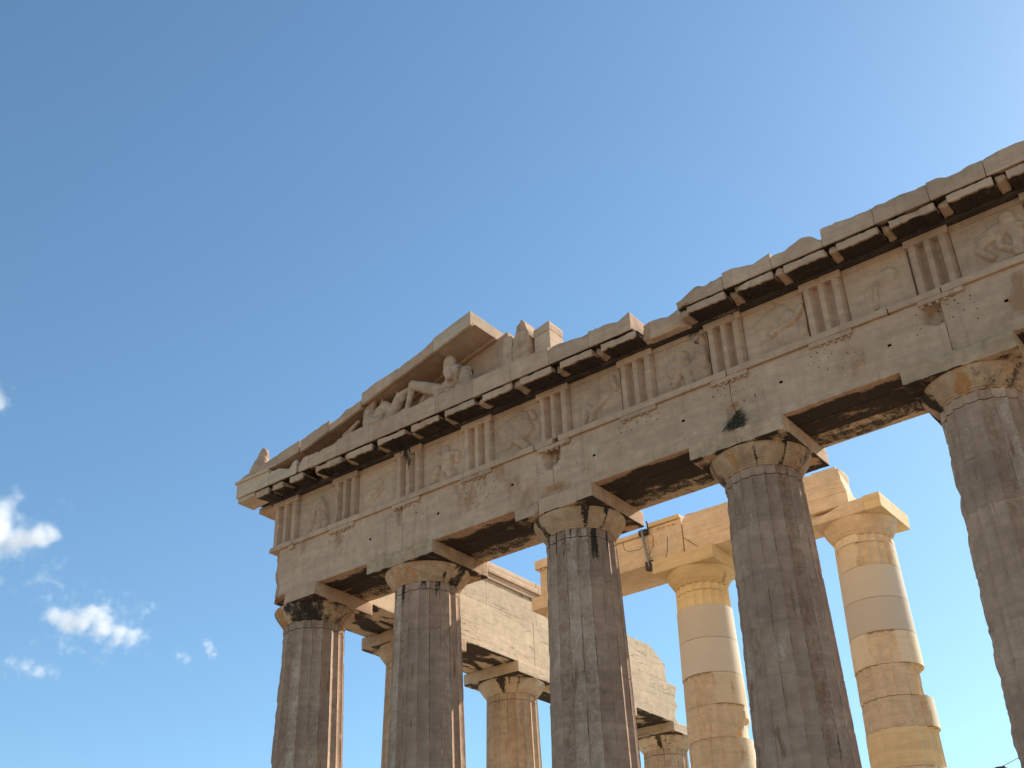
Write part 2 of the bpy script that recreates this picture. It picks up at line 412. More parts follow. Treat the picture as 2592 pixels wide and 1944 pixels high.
column(XC[1], 0, flabels[1], FG, 2, MAT['shaft'], MAT['cap'], stain=.9, dmg=.6, dfun=left_damage(2, R(195), .4),
       capwear=cap_crust(0, 0, [(R(5), .22, 1), (R(-20), .08, .8)], [(R(-85), .55, .55)]))
c3 = column(XC[2], 0, flabels[2], FG, 3, MAT['shaft'], MAT['cap'], stain=1.0, dmg=.55, dfun=left_damage(3, R(190), .35), abacus=False,
       capwear=cap_crust(0, 0, [(R(-47), .07, 1), (R(-20), .06, 1), (R(-125), .18, .8)]))
column(XC[3], 0, flabels[3], FG, 4, MAT['shaft'], MAT['cap'], stain=.55, dmg=.6, dfun=left_damage(4, R(195), .5),
       capwear=cap_crust(0, 0, [(R(-35), .07, 1), (R(-70), .05, .8), (R(-150), .25, .7), (R(0), .25, .6)], [(R(-100), .13, .6), (R(-12), .2, .5)]))
column(XC[4], 0, flabels[4], FG, 5, MAT['shaft'], MAT['cap'], stain=.4, dmg=.8, dfun=left_damage(5, R(180), .9),
       capwear=cap_crust(0, 0, [(R(-150), .22, 1), (R(-60), .3, .5), (R(-30), .25, .6)], [(R(-92), .17, .75), (R(-40), .2, .45)]))
c6 = column(XC[5], 0, flabels[5], FG, 6, MAT['shaft'], MAT['cap'], stain=.4)
def copy_column(src, x, y, label):
    r = src.copy(); COL.objects.link(r); r.location = (x, y, src.location.z); r['label'] = label
    for ch in src.children:
        k = ch.copy(); COL.objects.link(k); k.parent = r
for x, lb in ((25.1725, 'seventh column of the shaded front, next to the far right corner one'), (28.8535, 'column at the right corner of the shaded front')):
    copy_column(c6, x, 0, lb)
def cutcorner(P):
    P = P.copy(); n = np.array([-.727, -.687, 0]); d = P@n-.70-.10*fbm(P*2.3+4, 4)
    return P-np.clip(d, 0, 2)[:, None]*n
block('abacus', (-.98, -1.0, ZE+.002), (1.0, 1.0, HC), MAT['front'], c1, deform=cutcorner, res=.06, chip=.10, th=.05, r0=.01, rust=.5, pale=.4, seed=21, wearfn=abw)
# third abacus: clean new right block, worn old left piece
block('abacus', (XC[2]-.34, -1.0, ZE+.002), (XC[2]+1.0, 1.0, HC), MAT['front'], c3, res=.1, chip=.012, r0=.006, rust=0, pale=0, seed=3, wearfn=abw)
block('abacus', (XC[2]-1.02, -.97, ZE+.03), (XC[2]-.35, .95, HC-.03), MAT['front'], c3, res=.06, chip=.1, th=-.1, r0=.03, rust=.5, pale=.5, seed=8, wearfn=abw)

FL = ['slim column of the left flank right behind the second front column, only its capital corner showing',
      'sunlit tan column of the left flank between the second and third front columns, black drips under its abacus',
      'column of the left flank hidden mostly behind the third front column',
      'farthest column of the left flank, under the broken end of the sunlit wall']
FG2 = 'columns of the left flank'
for k, y in enumerate((3.69, 7.9865, 12.283, 16.5795)):
    column(0, y, FL[k], FG2, 11+k, MAT['flankcol'], MAT['flank'] if k else MAT['flankcol'], stain=.6, dmg=.5,
           capwear=cap_crust(0, 0, [(R(-70), .12, 1), (R(-40), .05, .8), (R(-58), .04, .9)]))

# porch columns, restored with plain new drums
PY, PDZ = 5.31, .48
def ragged(T, Z, z0, z1, a0, a1, seed):
    """1 inside a ragged window in angle"""
    n = fbm(np.stack([np.cos(T).ravel()*2.2, np.sin(T).ravel()*2.2, Z.ravel()*2.2], 1)+seed, 3).reshape(T.shape)
    a = (T+math.pi) % (2*math.pi)-math.pi
    return sst(-.02, .02, np.minimum(a-a0, a1-a)+n*.35)
def porch_drums(spec):
    def f(k, z0, z1):
        kind, a0, a1 = spec.get(k, ('old', 0, 0)); o = dict(mat=MAT['inner'], dmg=.35, res=.05, gap=.005)
        if kind == 'new': o.update(plainmask=lambda T, Z: np.ones_like(T), dmg=0, jch=.1, mat=MAT['newm'])
        elif kind == 'newflute': o.update(dmg=.03, mat=MAT['newm'], jch=.1)
        elif kind == 'mix':
            o.update(plainmask=lambda T, Z: 1-ragged(T, Z, z0, z1, a0, a1, k*5.), jch=.5)
        elif kind == 'notch':      # right side broken away
            o.update(dfun=lambda T, Z, rad, base, nz, fl: rad-.11*sst(R(-26), R(-18), (T+math.pi) % (2*math.pi)-math.pi)*sst(z1, z1-.06, Z)*(1+.4*nz))
        elif kind == 'mant':       # new mantle standing proud on the right
            o.update(plainmask=lambda T, Z: 1-ragged(T, Z, z0, z1, a0, a1, k*5.), dfun=lambda T, Z, rad, base, nz, fl: rad+.05*sst(R(-24), R(-20), (T+math.pi) % (2*math.pi)-math.pi)-.02)
        elif kind == 'gap': 
            o.update(plainmask=lambda T, Z: 1-ragged(T, Z, z0, z1, a0, a1, k*5.), jch=.8,
                     dfun=lambda T, Z, rad, base, nz, fl: rad-.09*ragged(T, Z, z0, z1, a1-.35, a1+1.2, 77)*sst(z1-.3, z1-.42, Z-.12*nz)*sst(z0-.01, z0+.02, Z))
        return o
    return f
def pw(i):
    return front_wear_shade(i, .12)
zA = [.7, 1.6, 2.5, 3.4, 4.2, 5.0, 5.70, 6.44, 7.20, 7.93, 8.77, 9.60, ZF+PDZ-.0]
zB = [.7, 1.6, 2.5, 3.4, 4.2, 5.08, 5.88, 6.52, 7.20, 7.91, 8.66, 9.41, 9.98]
zA[-1] = 9.98; zB[-1] = 9.98
specA = {5: ('mix', R(-150), R(-35)), 6: ('mix', R(-170), R(-28)), 7: ('gap', R(-180), R(-8)), 8: ('mix', R(-170), R(-60)), 9: ('new', 0, 0), 10: ('new', 0, 0), 11: ('newflute', 0, 0), 99: ('newflute', 0, 0)}
specB = {4: ('mix', R(-130), R(-28)), 5: ('newflute', 0, 0), 6: ('mant', R(-180), R(-22)), 7: ('notch', R(-180), R(60)), 8: ('mix', R(-95), R(-45)), 9: ('new', 0, 0), 10: ('new', 0, 0), 11: ('mix', R(-88), R(-20)), 99: ('mix', R(-80), R(-5))}
PL = ['corner column of the sunny inner porch, hidden behind the third front column, its abacus corner showing',
      'cream inner porch column carrying the end of the strapped beam, smooth new drums over broken old ones',
      'free standing cream inner porch column on the right, patched with new stone, beam resting on half its capital']
PG = 'restored columns of the inner porch'
PX = [4.25, 7.944, 12.146]
column(PX[0], PY, PL[0], PG, 21, MAT['inner'], MAT['inner'], rb=.82, zb=.7, dz=PDZ, rt=.64, ab=.85, stain=.1, drumfn=lambda k, a, b: dict(mat=MAT['inner'], dmg=.3))
column(PX[1], PY, PL[1], PG, 22, MAT['inner'], MAT['newm'], rb=.82, zb=.7, dz=PDZ, rt=.64, ab=.85, stain=.1, zlist=zA, drumfn=porch_drums(specA), abmat=MAT['newm'])
cB = column(PX[2], PY, PL[2], PG, 23, MAT['inner'], MAT['inner'], rb=.82, zb=.7, dz=PDZ, rt=.64, ab=.85, stain=.1, zlist=zB, drumfn=porch_drums(specB), abacus=False)

def oldab(P):
    P = P.copy(); t = sst(10.65, 10.9, P[:, 2]); P[:, 2] -= t*(.20*sst(12.35, 11.3, P[:, 0])*sst(4.75, 4.45, P[:, 1])+.02); return P
block('abacus', (PX[2]-.84, PY-.85, ZE+PDZ+.002), (PX[2]+.47, PY+.85, HC+PDZ), MAT['inner'], cB, res=.06, chip=.08, th=.1, r0=.012, deform=oldab, seed=31)
block('abacus', (PX[2]+.475, PY-.86, ZE+PDZ+.002), (PX[2]+.86, PY+.85, HC+PDZ), MAT['newm'], cB, res=.08, chip=.006, r0=.005, rust=0, seed=32)

# ---------------------------------------------------------------- front entablature
YF = -.885
FE = empty('front_entablature', (9, 0, 10.43), 'long shaded marble beam and frieze over the front columns, with a broken overhanging cornice', 'entablature')
ZA, ZT0, ZT1, ZR, ZFR = HC, 11.66, 11.80, 11.54, 13.05
TRI = [(-.82, .08), (1.31, 2.145), (3.385, 4.235), (5.475, 6.345), (7.63, 8.48), (9.765, 10.63), (11.895, 12.715), (14.02, 14.88), (16.15, 16.985), (18.3, 19.14)]
XE = 21.5
AX = [YF, 3.685, 7.985, 12.28, 16.53, XE]
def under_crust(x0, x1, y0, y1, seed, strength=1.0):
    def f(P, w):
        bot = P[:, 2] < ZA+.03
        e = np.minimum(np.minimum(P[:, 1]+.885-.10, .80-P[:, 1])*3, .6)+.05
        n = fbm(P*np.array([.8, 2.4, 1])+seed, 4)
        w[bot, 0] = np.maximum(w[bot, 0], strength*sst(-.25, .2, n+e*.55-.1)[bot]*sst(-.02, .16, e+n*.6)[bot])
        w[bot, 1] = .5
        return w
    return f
def hex_disc(V, F, FM, x, z, r, y, n=7, a=0):
    if x < .5: return
    b = len(V)
    for i in range(n): V.append((x+r*math.cos(a+i*2*math.pi/n), y, z+r*math.sin(a+i*2*math.pi/n)))
    F.append(tuple(b+i for i in range(n))); FM.append(1)
rh = random.Random(5)
DOW = [(2.67, 11.04, 0), (4.77, 11.05, 0), (6.89, 11.07, 0), (9.04, 11.05, 1), (11.19, 11.07, 1), (13.34, 11.12, 1), (15.49, 11.04, 1), (17.6, 11.06, 1)]
ARCH = []
for b in range(5):
    x0, x1 = AX[b]+.004, AX[b+1]-.004
    sd = 3.1*b+1
    dw = [d for d in DOW if x0 < d[0] < x1]
    ex = [v for d in dw for v in (d[0]-.035, d[0]+.035)]; ez = [v for d in dw for v in (d[1]-.025, d[1]+.025)]
    P, F = stone((x0, YF, ZA+.002), (x1, -.31, ZT0), res=.07, chip=.06 if b else .09, th=.22, ex=ex, ez=ez, seed=sd, ry=.08, amp=.007)
    w = noisewear(P, .15, .8, .45, 1.3, sd, th=.22)
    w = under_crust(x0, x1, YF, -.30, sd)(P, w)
    P0 = P.copy()
    # broken outer corner at the left end
    if b == 0:
        m1 = sst(-.10, -.75, P0[:, 0]-.22*fbm(P0*2.1, 3))*sst(10.3, 10.9, P0[:, 2])*0
        e = np.clip((-.50+.25*fbm(P0*np.array([0, 1, 1.6])+3, 4)+.14*sst(11.6, 10.7, P0[:, 2]))-P0[:, 0], 0, 1)
        front = sst(-.5, -.8, P0[:, 1])
        P[:, 1] += front*e*.55*(1+.5*fbm(P0*6, 3)); w[:, 0] = np.maximum(w[:, 0], .55*sst(.02, .12, e)*sst(-.1, .3, fbm(P0*5, 3))); w[:, 1] = np.maximum(w[:, 1], .7*sst(.02, .1, e))
        n_ = np.array([-.75, -.66, 0]); d_ = P@n_-1.02-.14*fbm(P0*np.array([1, 1, 1.8])*1.7+2, 4); P -= np.clip(d_, 0, 2)[:, None]*n_
        w[:, 0] = np.maximum(w[:, 0], .5*sst(.0, .06, d_)*sst(-.15, .3, fbm(P0*6+3, 3)))
    if b == 2:   # spall at upper left of the third block
        e = np.clip(.62-(P0[:, 0]-x0)-1.2*np.clip(11.62-P0[:, 2], 0, 2)*.45, 0, 1)*0
    def spall(cx, cz, rx, rz, dp, sx=1):
        d = np.sqrt(((P0[:, 0]-cx)/rx)**2+((P0[:, 2]-cz)/rz)**2)+.25*fbm(P0*4+cx, 3)
        mm = sst(1.05, .75, d)*(P0[:, 1] < -.8); P[:, 1] += mm*dp; w[:, 0] = np.maximum(w[:, 0], .35*mm)
    if b == 1: spall(7.95, 11.45, .22, .35, .22); spall(7.95, 10.5, .3, .2, .12)
    if b == 2: spall(8.05, 10.52, .35, .18, .1); spall(8.02, 11.5, .16, .3, .2)
    if b == 3: spall(16.45, 11.35, .3, .25, .2); spall(12.32, 10.75, .14, .3, .1)
    if b == 2: spall(12.26, 10.75, .12, .3, .1)
    if b == 0: spall(3.6, 11.4, .14, .3, .08)
    # dowel sockets: real recesses
    keep = []; pits = []
    Vl = P.tolist(); wl = w.tolist()
    for f in F:
        c = P0[list(f)].mean(0); hit = None
        for d in dw:
            if abs(c[0]-d[0]) < .035 and abs(c[2]-d[1]) < .025 and c[1] < YF+.03: hit = d
        (pits if hit else keep).append(f)
    FM = [0]*len(keep)
    for f in pits:
        q = []
        for v in f:
            q.append(len(Vl)); Vl.append((Vl[v][0], Vl[v][1]+.09, Vl[v][2])); wl.append([1, 0, 0])
        keep.append(tuple(q)); FM.append(1)
        for k in range(4):
            keep.append((f[k], f[(k+1) % 4], q[(k+1) % 4], q[k])); FM.append(1)
    # peg holes below the triglyphs
    ex0 = len(Vl)
    for (t0, t1) in TRI:
        xc = (t0+t1)/2
        if x0 < xc < x1 or abs(xc-x0) < .4 or abs(xc-x1) < .4:
            for r_ in range(5):
                for q in range(6):
                    if rh.random() < .8-.1*r_:
                        hx = xc+(q-2.5)*.17*(1+.05*r_)+rh.uniform(-.07, .07); hz = 11.44-r_*.115+rh.uniform(-.06, .06)
                        if x0+.03 < hx < x1-.03: hex_disc(Vl, keep, FM, hx, hz, rh.uniform(.008, .017), YF-.006, a=rh.random())
    wl += [[0, 0, 0]]*(len(Vl)-len(wl))
    a = mkobj('architrave_block', Vl, keep, None, FE, np.array(wl), mats=[MAT['front'], MAT['hole']], fm=FM)
    ARCH.append(a)
    for (ya, yb) in ((-.295, .285), (.30, .885)):
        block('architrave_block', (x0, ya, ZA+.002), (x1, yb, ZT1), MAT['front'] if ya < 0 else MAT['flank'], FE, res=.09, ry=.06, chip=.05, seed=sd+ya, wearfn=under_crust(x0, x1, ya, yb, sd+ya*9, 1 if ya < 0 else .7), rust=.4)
for a, b in ((XE, 25.14), (25.145, 29.74)):
    for ya, yb in ((YF, -.31), (-.295, .285), (.30, .885)):
        block('architrave_block', (a+.004, ya, ZA+.002), (b-.004, yb, ZT1), MAT['front'], FE, res=.4, chip=.04)
    block('frieze_block', (a+.004, YF+.01, ZT1+.004), (b-.004, .87, ZFR-.003), MAT['front'], FE, res=.4, chip=.04)
    block('cornice_block', (a+.004, -1.5, ZFR+.01), (b-.004, .5, 13.6), MAT['front'], FE, res=.4, chip=.1)
# taenia runs, with broken gaps
for (a0, a1, ch) in ((-.80, .02, .06), (.03, 1.24, .11), (1.26, 3.68, .02), (3.69, 7.55, .02), (7.57, 8.05, .05), (8.2, 12.27, .02), (12.29, 15.6, .02), (15.62, 16.6, .05), (16.62, XE, .02)):
    block('taenia', (a0, YF-.065, ZT0+.001), (a1, -.5, ZT1), MAT['front'], FE, res=.08, ry=.2, chip=ch, th=-.1 if ch > .04 else .25, r0=.006, rust=.35, pale=.3, amp=.004)
# regulae with guttae
for k, (t0, t1) in enumerate(TRI):
    if k in (0,): t0 = -.1
    P, F = stone((t0, YF-.055, ZR+.02), (t1, YF+.03, ZT0-.001), res=.06, r0=.004, chip=.05, th=.2, seed=k*2.1, amp=.003)
    Vl = P.tolist(); Fl = list(F); n = 6; w_ = (t1-t0)/6
    for g in range(6):
        if k == 0 or rh.random() < .12: continue
        cx = t0+(g+.5)*w_; b0 = len(Vl); h = rh.choice([.055, .055, .05, .03]); rr_ = .038
        for zz, q in ((ZR+.021, .85), (ZR+.02-h, 1.1)):
            for s in range(9):
                an = s*2*math.pi/9; Vl.append((cx+rr_*q*math.cos(an), YF-.012+rr_*q*math.sin(an)*.95, zz))
        for s in range(9): Fl.append((b0+s, b0+(s+1) % 9, b0+9+(s+1) % 9, b0+9+s)[::-1])
        Fl.append(tuple(b0+9+s for s in range(9))[::-1])
    bi = max(i for i in range(5) if AX[i] <= (t0+t1)/2 or i == 0)
    Vl = np.array(Vl); mkobj('regula', Vl, Fl, MAT['front'], ARCH[bi], noisewear(Vl, .3, .7, .3, 2, k))
# frieze: triglyphs and metopes in front of backing
block('frieze_backing', (-.80, -.68, ZT1+.001), (XE, .875, ZFR-.002), MAT['flank'], FE, res=.5, chip=.02)
def panel(name, X, Z, yfn, yb, mat, parent, seed, rust=.3, pale=.4, crust=.3, wfn=None):
    nx, nz = len(X), len(Z); XX, ZZ = np.meshgrid(X, Z); pts = np.stack([XX.ravel(), ZZ.ravel()], 1)
    y = yfn(pts); V = np.stack([pts[:, 0], y, pts[:, 1]], 1)
    F = [(j*nx+i, j*nx+i+1, (j+1)*nx+i+1, (j+1)*nx+i) for j in range(nz-1) for i in range(nx-1)]
    V = V.tolist(); ring = [i for i in range(nx)]+[j*nx+nx-1 for j in range(1, nz)]+[(nz-1)*nx+i for i in range(nx-2, -1, -1)]+[j*nx for j in range(nz-2, 0, -1)]
    b0 = len(V)
    for r_ in ring: V.append((V[r_][0], yb, V[r_][2]))
    n = len(ring)
    for s in range(n): F.append((ring[(s+1) % n], ring[s], b0+s, b0+(s+1) % n))
    F.append(tuple(b0+s for s in range(n)))
    V = np.array(V); w = noisewear(V, crust, rust, pale, 1.3, seed)
    if wfn: w = wfn(V, w)
    return mkobj(name, V, F, mat, parent, w, sharp=40)
def dl(*a): return np.unique(np.round(np.concatenate(a), 4))
ZCAP = 12.90
for k, (t0, t1) in enumerate(TRI):
    wd = t1-t0; q = wd/9.
    fx = np.array([0, q, 1.98*q, 2.02*q, 3*q, 3.98*q, 4.02*q, 5*q, 5.98*q, 6.02*q, 7*q, 7.98*q, 8.02*q, wd])
    def gro(x):
        u = (x-t0)/q     # pattern: half groove, rib, groove, rib, groove, rib, half groove
        g = np.zeros_like(u)
        for c0, hw in ((0, .8), (3, 1.), (6, 1.), (9, .8)):
            g = np.maximum(g, np.clip(1-np.abs(u-c0)/hw, 0, 1))
        return np.minimum(g*1.2, 1)
    X = dl(t0+fx, np.linspace(t0, t1, 37)); Z = dl(np.linspace(ZT1+.002, ZCAP-.03, 30), [ZCAP-.004, ZCAP, ZCAP+.012], np.linspace(ZCAP+.02, ZFR-.002, 5))
    sd = k*4.4
    def yfn(p, sd=sd, k=k, gro=gro):
        b3 = np.stack([p[:, 0], p[:, 1]*.6, 0*p[:, 0]+sd], 1)
        g = gro(p[:, 0])*(p[:, 1] < ZCAP-.002)
        y = YF+.006-.014*(p[:, 1] > ZCAP-.002)+g*.16
        ero = sst(.25, .55, fbm(b3*3.3, 3))*.05*(1-g)+.004*fbm(b3*6, 3)
        return y+ero+.02*(1 if k in (5, 7) else 0)*sst(0, .4, fbm(b3*np.array([4, 1.5, 1])+9, 3))*(1-g)
    def wfn(V, w, k=k):
        s = fbm(V*np.array([5, 3, .8])+k*7, 3); top = sst(11.7, 12.9, V[:, 2])
        am = {1: .5, 2: .95, 0: .3, 3: .45, 5: .4}.get(k, .3)
        w[:, 0] = np.maximum(w[:, 0], am*sst(.25-.35*top, .6-.3*top, s)); return w
    panel('triglyph', X, Z, yfn, -.67, MAT['front'], FE, sd, .4, .5, .2, wfn)
# metope reliefs: worn carved figures as low height fields; strokes are (x0,z0,x1,z1,radius,height)
REL = [
 [(.60, .78, .62, .72, .09, .05), (.66, .62, .70, .35, .12, .08), (.74, .36, .80, .06, .08, .09), (.62, .32, .58, .08, .05, .03), (.45, .62, .36, .30, .06, .04), (.40, .30, .30, .15, .05, .03), (.45, .66, .60, .60, .04, .05)],
 [(.35, .45, .60, .60, .05, .03), (.55, .70, .50, .55, .05, .02), (.42, .30, .62, .44, .04, .03), (.20, .20, .42, .28, .04, .015)],
 [(.55, .78, .56, .72, .09, .04), (.57, .60, .60, .35, .13, .07), (.62, .34, .72, .10, .09, .07), (.70, .66, .86, .58, .05, .05), (.86, .58, .84, .42, .04, .05), (.35, .40, .28, .12, .07, .06), (.44, .62, .36, .74, .05, .03)],
 [(.28, .66, .60, .78, .16, .05), (.60, .74, .74, .48, .13, .07), (.30, .62, .28, .34, .12, .04), (.52, .32, .72, .12, .08, .07), (.84, .84, .90, .70, .05, .06), (.45, .55, .55, .40, .14, .06)],
 [(.86, .86, .92, .62, .05, .06), (.30, .30, .24, .06, .06, .07), (.44, .30, .40, .08, .06, .07), (.46, .34, .72, .50, .06, .05), (.50, .60, .72, .52, .10, .02), (.28, .50, .40, .34, .08, .03)],
 [(.36, .62, .36, .46, .12, .09), (.52, .70, .56, .40, .11, .09), (.58, .38, .62, .10, .08, .10), (.44, .40, .34, .12, .06, .06), (.86, .92, .88, .40, .10, .13), (.80, .40, .84, .14, .14, .10), (.50, .46, .70, .36, .06, .08), (.28, .26, .44, .28, .03, .05)],
 [(.30, .70, .62, .84, .12, .03), (.62, .82, .76, .66, .09, .04), (.30, .62, .30, .20, .06, .025), (.46, .42, .84, .56, .05, .06), (.84, .56, .96, .76, .05, .06), (.60, .30, .90, .30, .12, .03)],
 [(.66, .66, .66, .66, .15, .03), (.46, .60, .40, .14, .035, .035), (.30, .50, .44, .62, .03, .015)],
 [(.42, .62, .62, .68, .12, .05), (.40, .60, .32, .42, .06, .06), (.32, .42, .44, .22, .05, .07), (.62, .62, .58, .40, .05, .06), (.58, .38, .70, .26, .05, .06), (.76, .86, .84, .50, .10, .07), (.84, .50, .80, .16, .08, .07), (.70, .70, .92, .62, .05, .06)],
]
for k in range(9):
    a, b = TRI[k][1]+.003, TRI[k+1][0]-.003
    X = np.linspace(a, b, 64); Z = dl(np.linspace(ZT1+.002, 12.915, 54), [12.918, 12.93, 12.934], np.linspace(12.94, ZFR-.002, 4))
    sd = k*3.3+50; st = REL[k]
    def yfn(p, a=a, b=b, sd=sd, st=st):
        u = (p[:, 0]-a)/(b-a)*1.1; v = (p[:, 1]-ZT1)/(12.9-ZT1); b3 = np.stack([p[:, 0], p[:, 1], 0*u+sd], 1)
        wb = fbm(b3*5, 3)*.05
        h = np.zeros_like(u)
        for (x0, z0, x1, z1, r_, hh) in st:
            dx, dz = (x1-x0)*1.1, z1-z0; L2 = dx*dx+dz*dz+1e-9
            t = np.clip(((u-x0*1.1)*dx+(v-z0)*dz)/L2, 0, 1)
            d = np.hypot(u-x0*1.1-t*dx, v-z0-t*dz)/(r_*1.25)+wb*1.6
            h = np.maximum(h, min(hh*1.9, .15)*np.clip(1-np.minimum(d, 1)**3, 0, 1)**.6*(.8+.5*fbm(b3*9+x0*7, 2)))
        cap = (p[:, 1] > 12.931)*.022
        return YF+.115-h*(p[:, 1] < 12.9)-cap-.003*fbm(b3*3, 3)-.002*fbm(b3*11, 2)
    panel('metope', X, Z, yfn, -.675, MAT['front'], FE, sd, .25, .25, .12, (lambda V, w: np.maximum(w, np.stack([.8*sst(.0, .4, fbm(V*1.7+3, 3))*sst(.5, .62, (V[:, 0]-10.6)/1.3), 0*V[:, 0], 0*V[:, 0]], 1))) if k == 5 else None)
# horizontal cornice
ZC0, ZC1 = 13.25, 13.70
YC = -1.51
CJ = [2.02, 3.10, 4.17, 5.22, 6.32, 7.40, 8.45, 9.50, 10.56]
CJ2 = [11.66, 12.74, 13.80, 14.87, 15.91, 16.96, 17.99, 19.05, 20.1, 21.4]
def geison(name, x0, x1, ztop, parent, mat, seed, chip=.05, th=.2, yb=.45, topn=.0, topfn=None, pale=.4, rust=.45, crust=.15, yfr=YC):
    """overhanging cornice block: bed, sloping soffit, corona with a drip"""
    lo = (x0+.003, yfr, ZC0-.02); hi = (x1-.003, yb, ztop)
    P, F = stone(lo, hi, res=.06, ry=.12, r0=.006, chip=chip, th=th, seed=seed, amp=.006, ey=(-.97, -.93))
    P0 = P.copy()
    w = noisewear(P, crust, rust, pale, 1.1, seed)
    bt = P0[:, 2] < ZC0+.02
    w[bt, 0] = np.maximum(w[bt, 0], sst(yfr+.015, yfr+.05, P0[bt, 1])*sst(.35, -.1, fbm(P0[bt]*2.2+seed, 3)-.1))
    P[:, 2] += (P0[:, 2] < ZC0+.06)*np.clip((P0[:, 1]+1.5)*.13, 0, .07)           # soffit rises inwards
    if topfn:
        t = sst(ZC0+.1, ztop, P0[:, 2]); P[:, 2] += t*topfn(P0)
    if topn:
        t = np.clip((P0[:, 2]-ZC0-.12)/(ztop-ZC0-.12), 0, 1)
        P[:, 2] -= t*topn*(1.25*broken(P0[:, 0]+.25*P0[:, 1], seed)+.35*broken(P0[:, 0]-.4*P0[:, 1], seed+3, .09)); P[:, 1] += (P0[:, 1] < yfr+.02)*t**3*topn*.55*broken(P0[:, 0], seed+7, .16)
    o = mkobj(name, P, F, mat, parent, w, sharp=16)
    return o
def mutule(x0, x1, parent, seed, keep=1., ch=.03, yfr=-1.475, sloped=.06):
    """tablet hanging under the corona: pale worn front edge, a slot above it, stubs of pegs below"""
    P, F = stone((x0, yfr, 13.02), (x1, -.955, 13.195), res=.045, ry=.1, r0=.006, chip=ch, th=.05, cf=5, seed=seed, amp=.007)
    P0 = P.copy()
    w = noisewear(P, .1, .5, .3, 1.5, seed); bt = P0[:, 2] < 13.055
    w[bt, 0] = np.maximum(w[bt, 0], sst(yfr+.02, yfr+.07, P0[bt, 1]))
    side = (P0[:, 1] > yfr+.05)&(~bt); w[side, 0] = np.maximum(w[side, 0], .8*sst(-.2, .2, fbm(P0[side]*4+seed, 3)))
    n = fbm(np.stack([P0[:, 0]*9, 0*P0[:, 0], 0*P0[:, 0]+seed], 1), 4); n2 = fbm(np.stack([P0[:, 0]*2.2, 0*P0[:, 0], 0*P0[:, 0]+seed*2], 1), 2)
    P[:, 2] += (P0[:, 2] < 13.12)*(sloped*np.clip((P0[:, 1]-yfr)/.5, 0, 1)+.06*np.clip(n+.15, 0, 1)+(1.15-keep)*.13*np.clip(n2+.1, 0, 1))
    P[:, 1] += (P0[:, 1] < yfr+.02)*(.03*np.clip(n2, 0, 1)+(1.05-keep)*.12*np.clip(n2-.05, 0, 1))
    P2, F2 = gridbox(np.linspace(x0+.02, x1-.02, 8), np.array([yfr+.14, -1.2, -.96]), np.array([13.18, 13.27]))
    b0 = len(P); Vl = P.tolist()+P2.tolist(); Fl = list(F)+[tuple(b0+v for v in f) for f in F2]; wl = w.tolist()+[[1, .3, 0]]*len(P2)
    nx = 6; st = (x1-x0)/nx
    for i in range(nx):
        for j in range(3):
            if rh.random() < .45: continue
            cx = x0+(i+.5)*st; cy = yfr+.08+j*.15; b0 = len(Vl); h = rh.uniform(.008, .028); zt = 13.02+sloped*np.clip((cy-yfr)/.5, 0, 1)+.015
            for zz, q in ((zt+.01, .9), (zt-h, 1.0)):
                for v in range(8): Vl.append((cx+.03*q*math.cos(v*math.pi/4), cy+.03*q*math.sin(v*math.pi/4), zz)); wl.append([1, .3, 0])
            for v in range(8): Fl.append((b0+8+v, b0+8+(v+1) % 8, b0+(v+1) % 8, b0+v))
            Fl.append(tuple(b0+8+v for v in range(8))[::-1])
    return mkobj('mutule', Vl, Fl, MAT['front'], parent, np.array(wl))
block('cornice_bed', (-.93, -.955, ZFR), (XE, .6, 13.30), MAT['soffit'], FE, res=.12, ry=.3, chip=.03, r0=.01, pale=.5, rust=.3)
MU = []   # mutule spans: over each triglyph and each metope
for k in range(10):
    c = (TRI[k][0]+TRI[k][1])/2
    MU.append((c-.425, c+.425))
    if k < 9:
        d = (TRI[k][1]+TRI[k+1][0])/2; MU.append((d-.41, d+.41))
def owner(x, blocks):
    for (a, b, o) in blocks:
        if a <= x <= b: return o
    return None
CB = []
# corner: crisp pale replacement, grey broken piece, worn blocks
o = geison('cornice_block', -1.60, -.38, 13.68, FE, MAT['clean'], 1, chip=.008, th=.4, pale=.2, rust=0, crust=0); CB.append((-1.6, -.38, o))
block('cornice_fillet', (-1.64, YC-.045, 13.63), (-.38, YC+.1, 13.70), MAT['clean'], o, res=.2, chip=.004, r0=.004, rust=0)
o = geison('cornice_block', -.38, .62, 13.64, FE, MAT['clean'], 2, chip=.16, th=.0, topn=.12, pale=.5, rust=.2); CB.append((-.38, .62, o))
o = geison('cornice_block', .64, 1.06, 13.62, FE, MAT['front'], 3, chip=.22, th=-.2, topn=.05); CB.append((.64, 1.06, o))
for i, (a, b) in enumerate(zip([1.06]+CJ[:-1], CJ)):
    o = geison('cornice_block', a, b, ZC1 if i else 13.66, FE, MAT['front'], 5+i*1.7, chip=.05 if i > 1 else .1, th=.25 if i > 1 else .05,
               topn=.10 if b > 8.6 else (.09 if i == 0 else .015), yb=.6); CB.append((a, b, o))
for i, (a, b) in enumerate(zip(CJ2[:-1], CJ2[1:])):
    tf = None
    if i == 0: tf = lambda P: -.22*sst(12.2, 11.66, P[:, 0])-.02
    if i == 2: tf = lambda P: -.12+.10*np.sin((P[:, 0]-13.8)*2.2)-.12*sst(14.55, 14.87, P[:, 0])
    o = geison('cornice_block', a, b, ZC1-.03, FE, MAT['front'], 31+i*2.3, chip=.07 if i else .16, th=.15 if i else -.1, topn=.09, topfn=tf, yb=.6); CB.append((a, b, o))
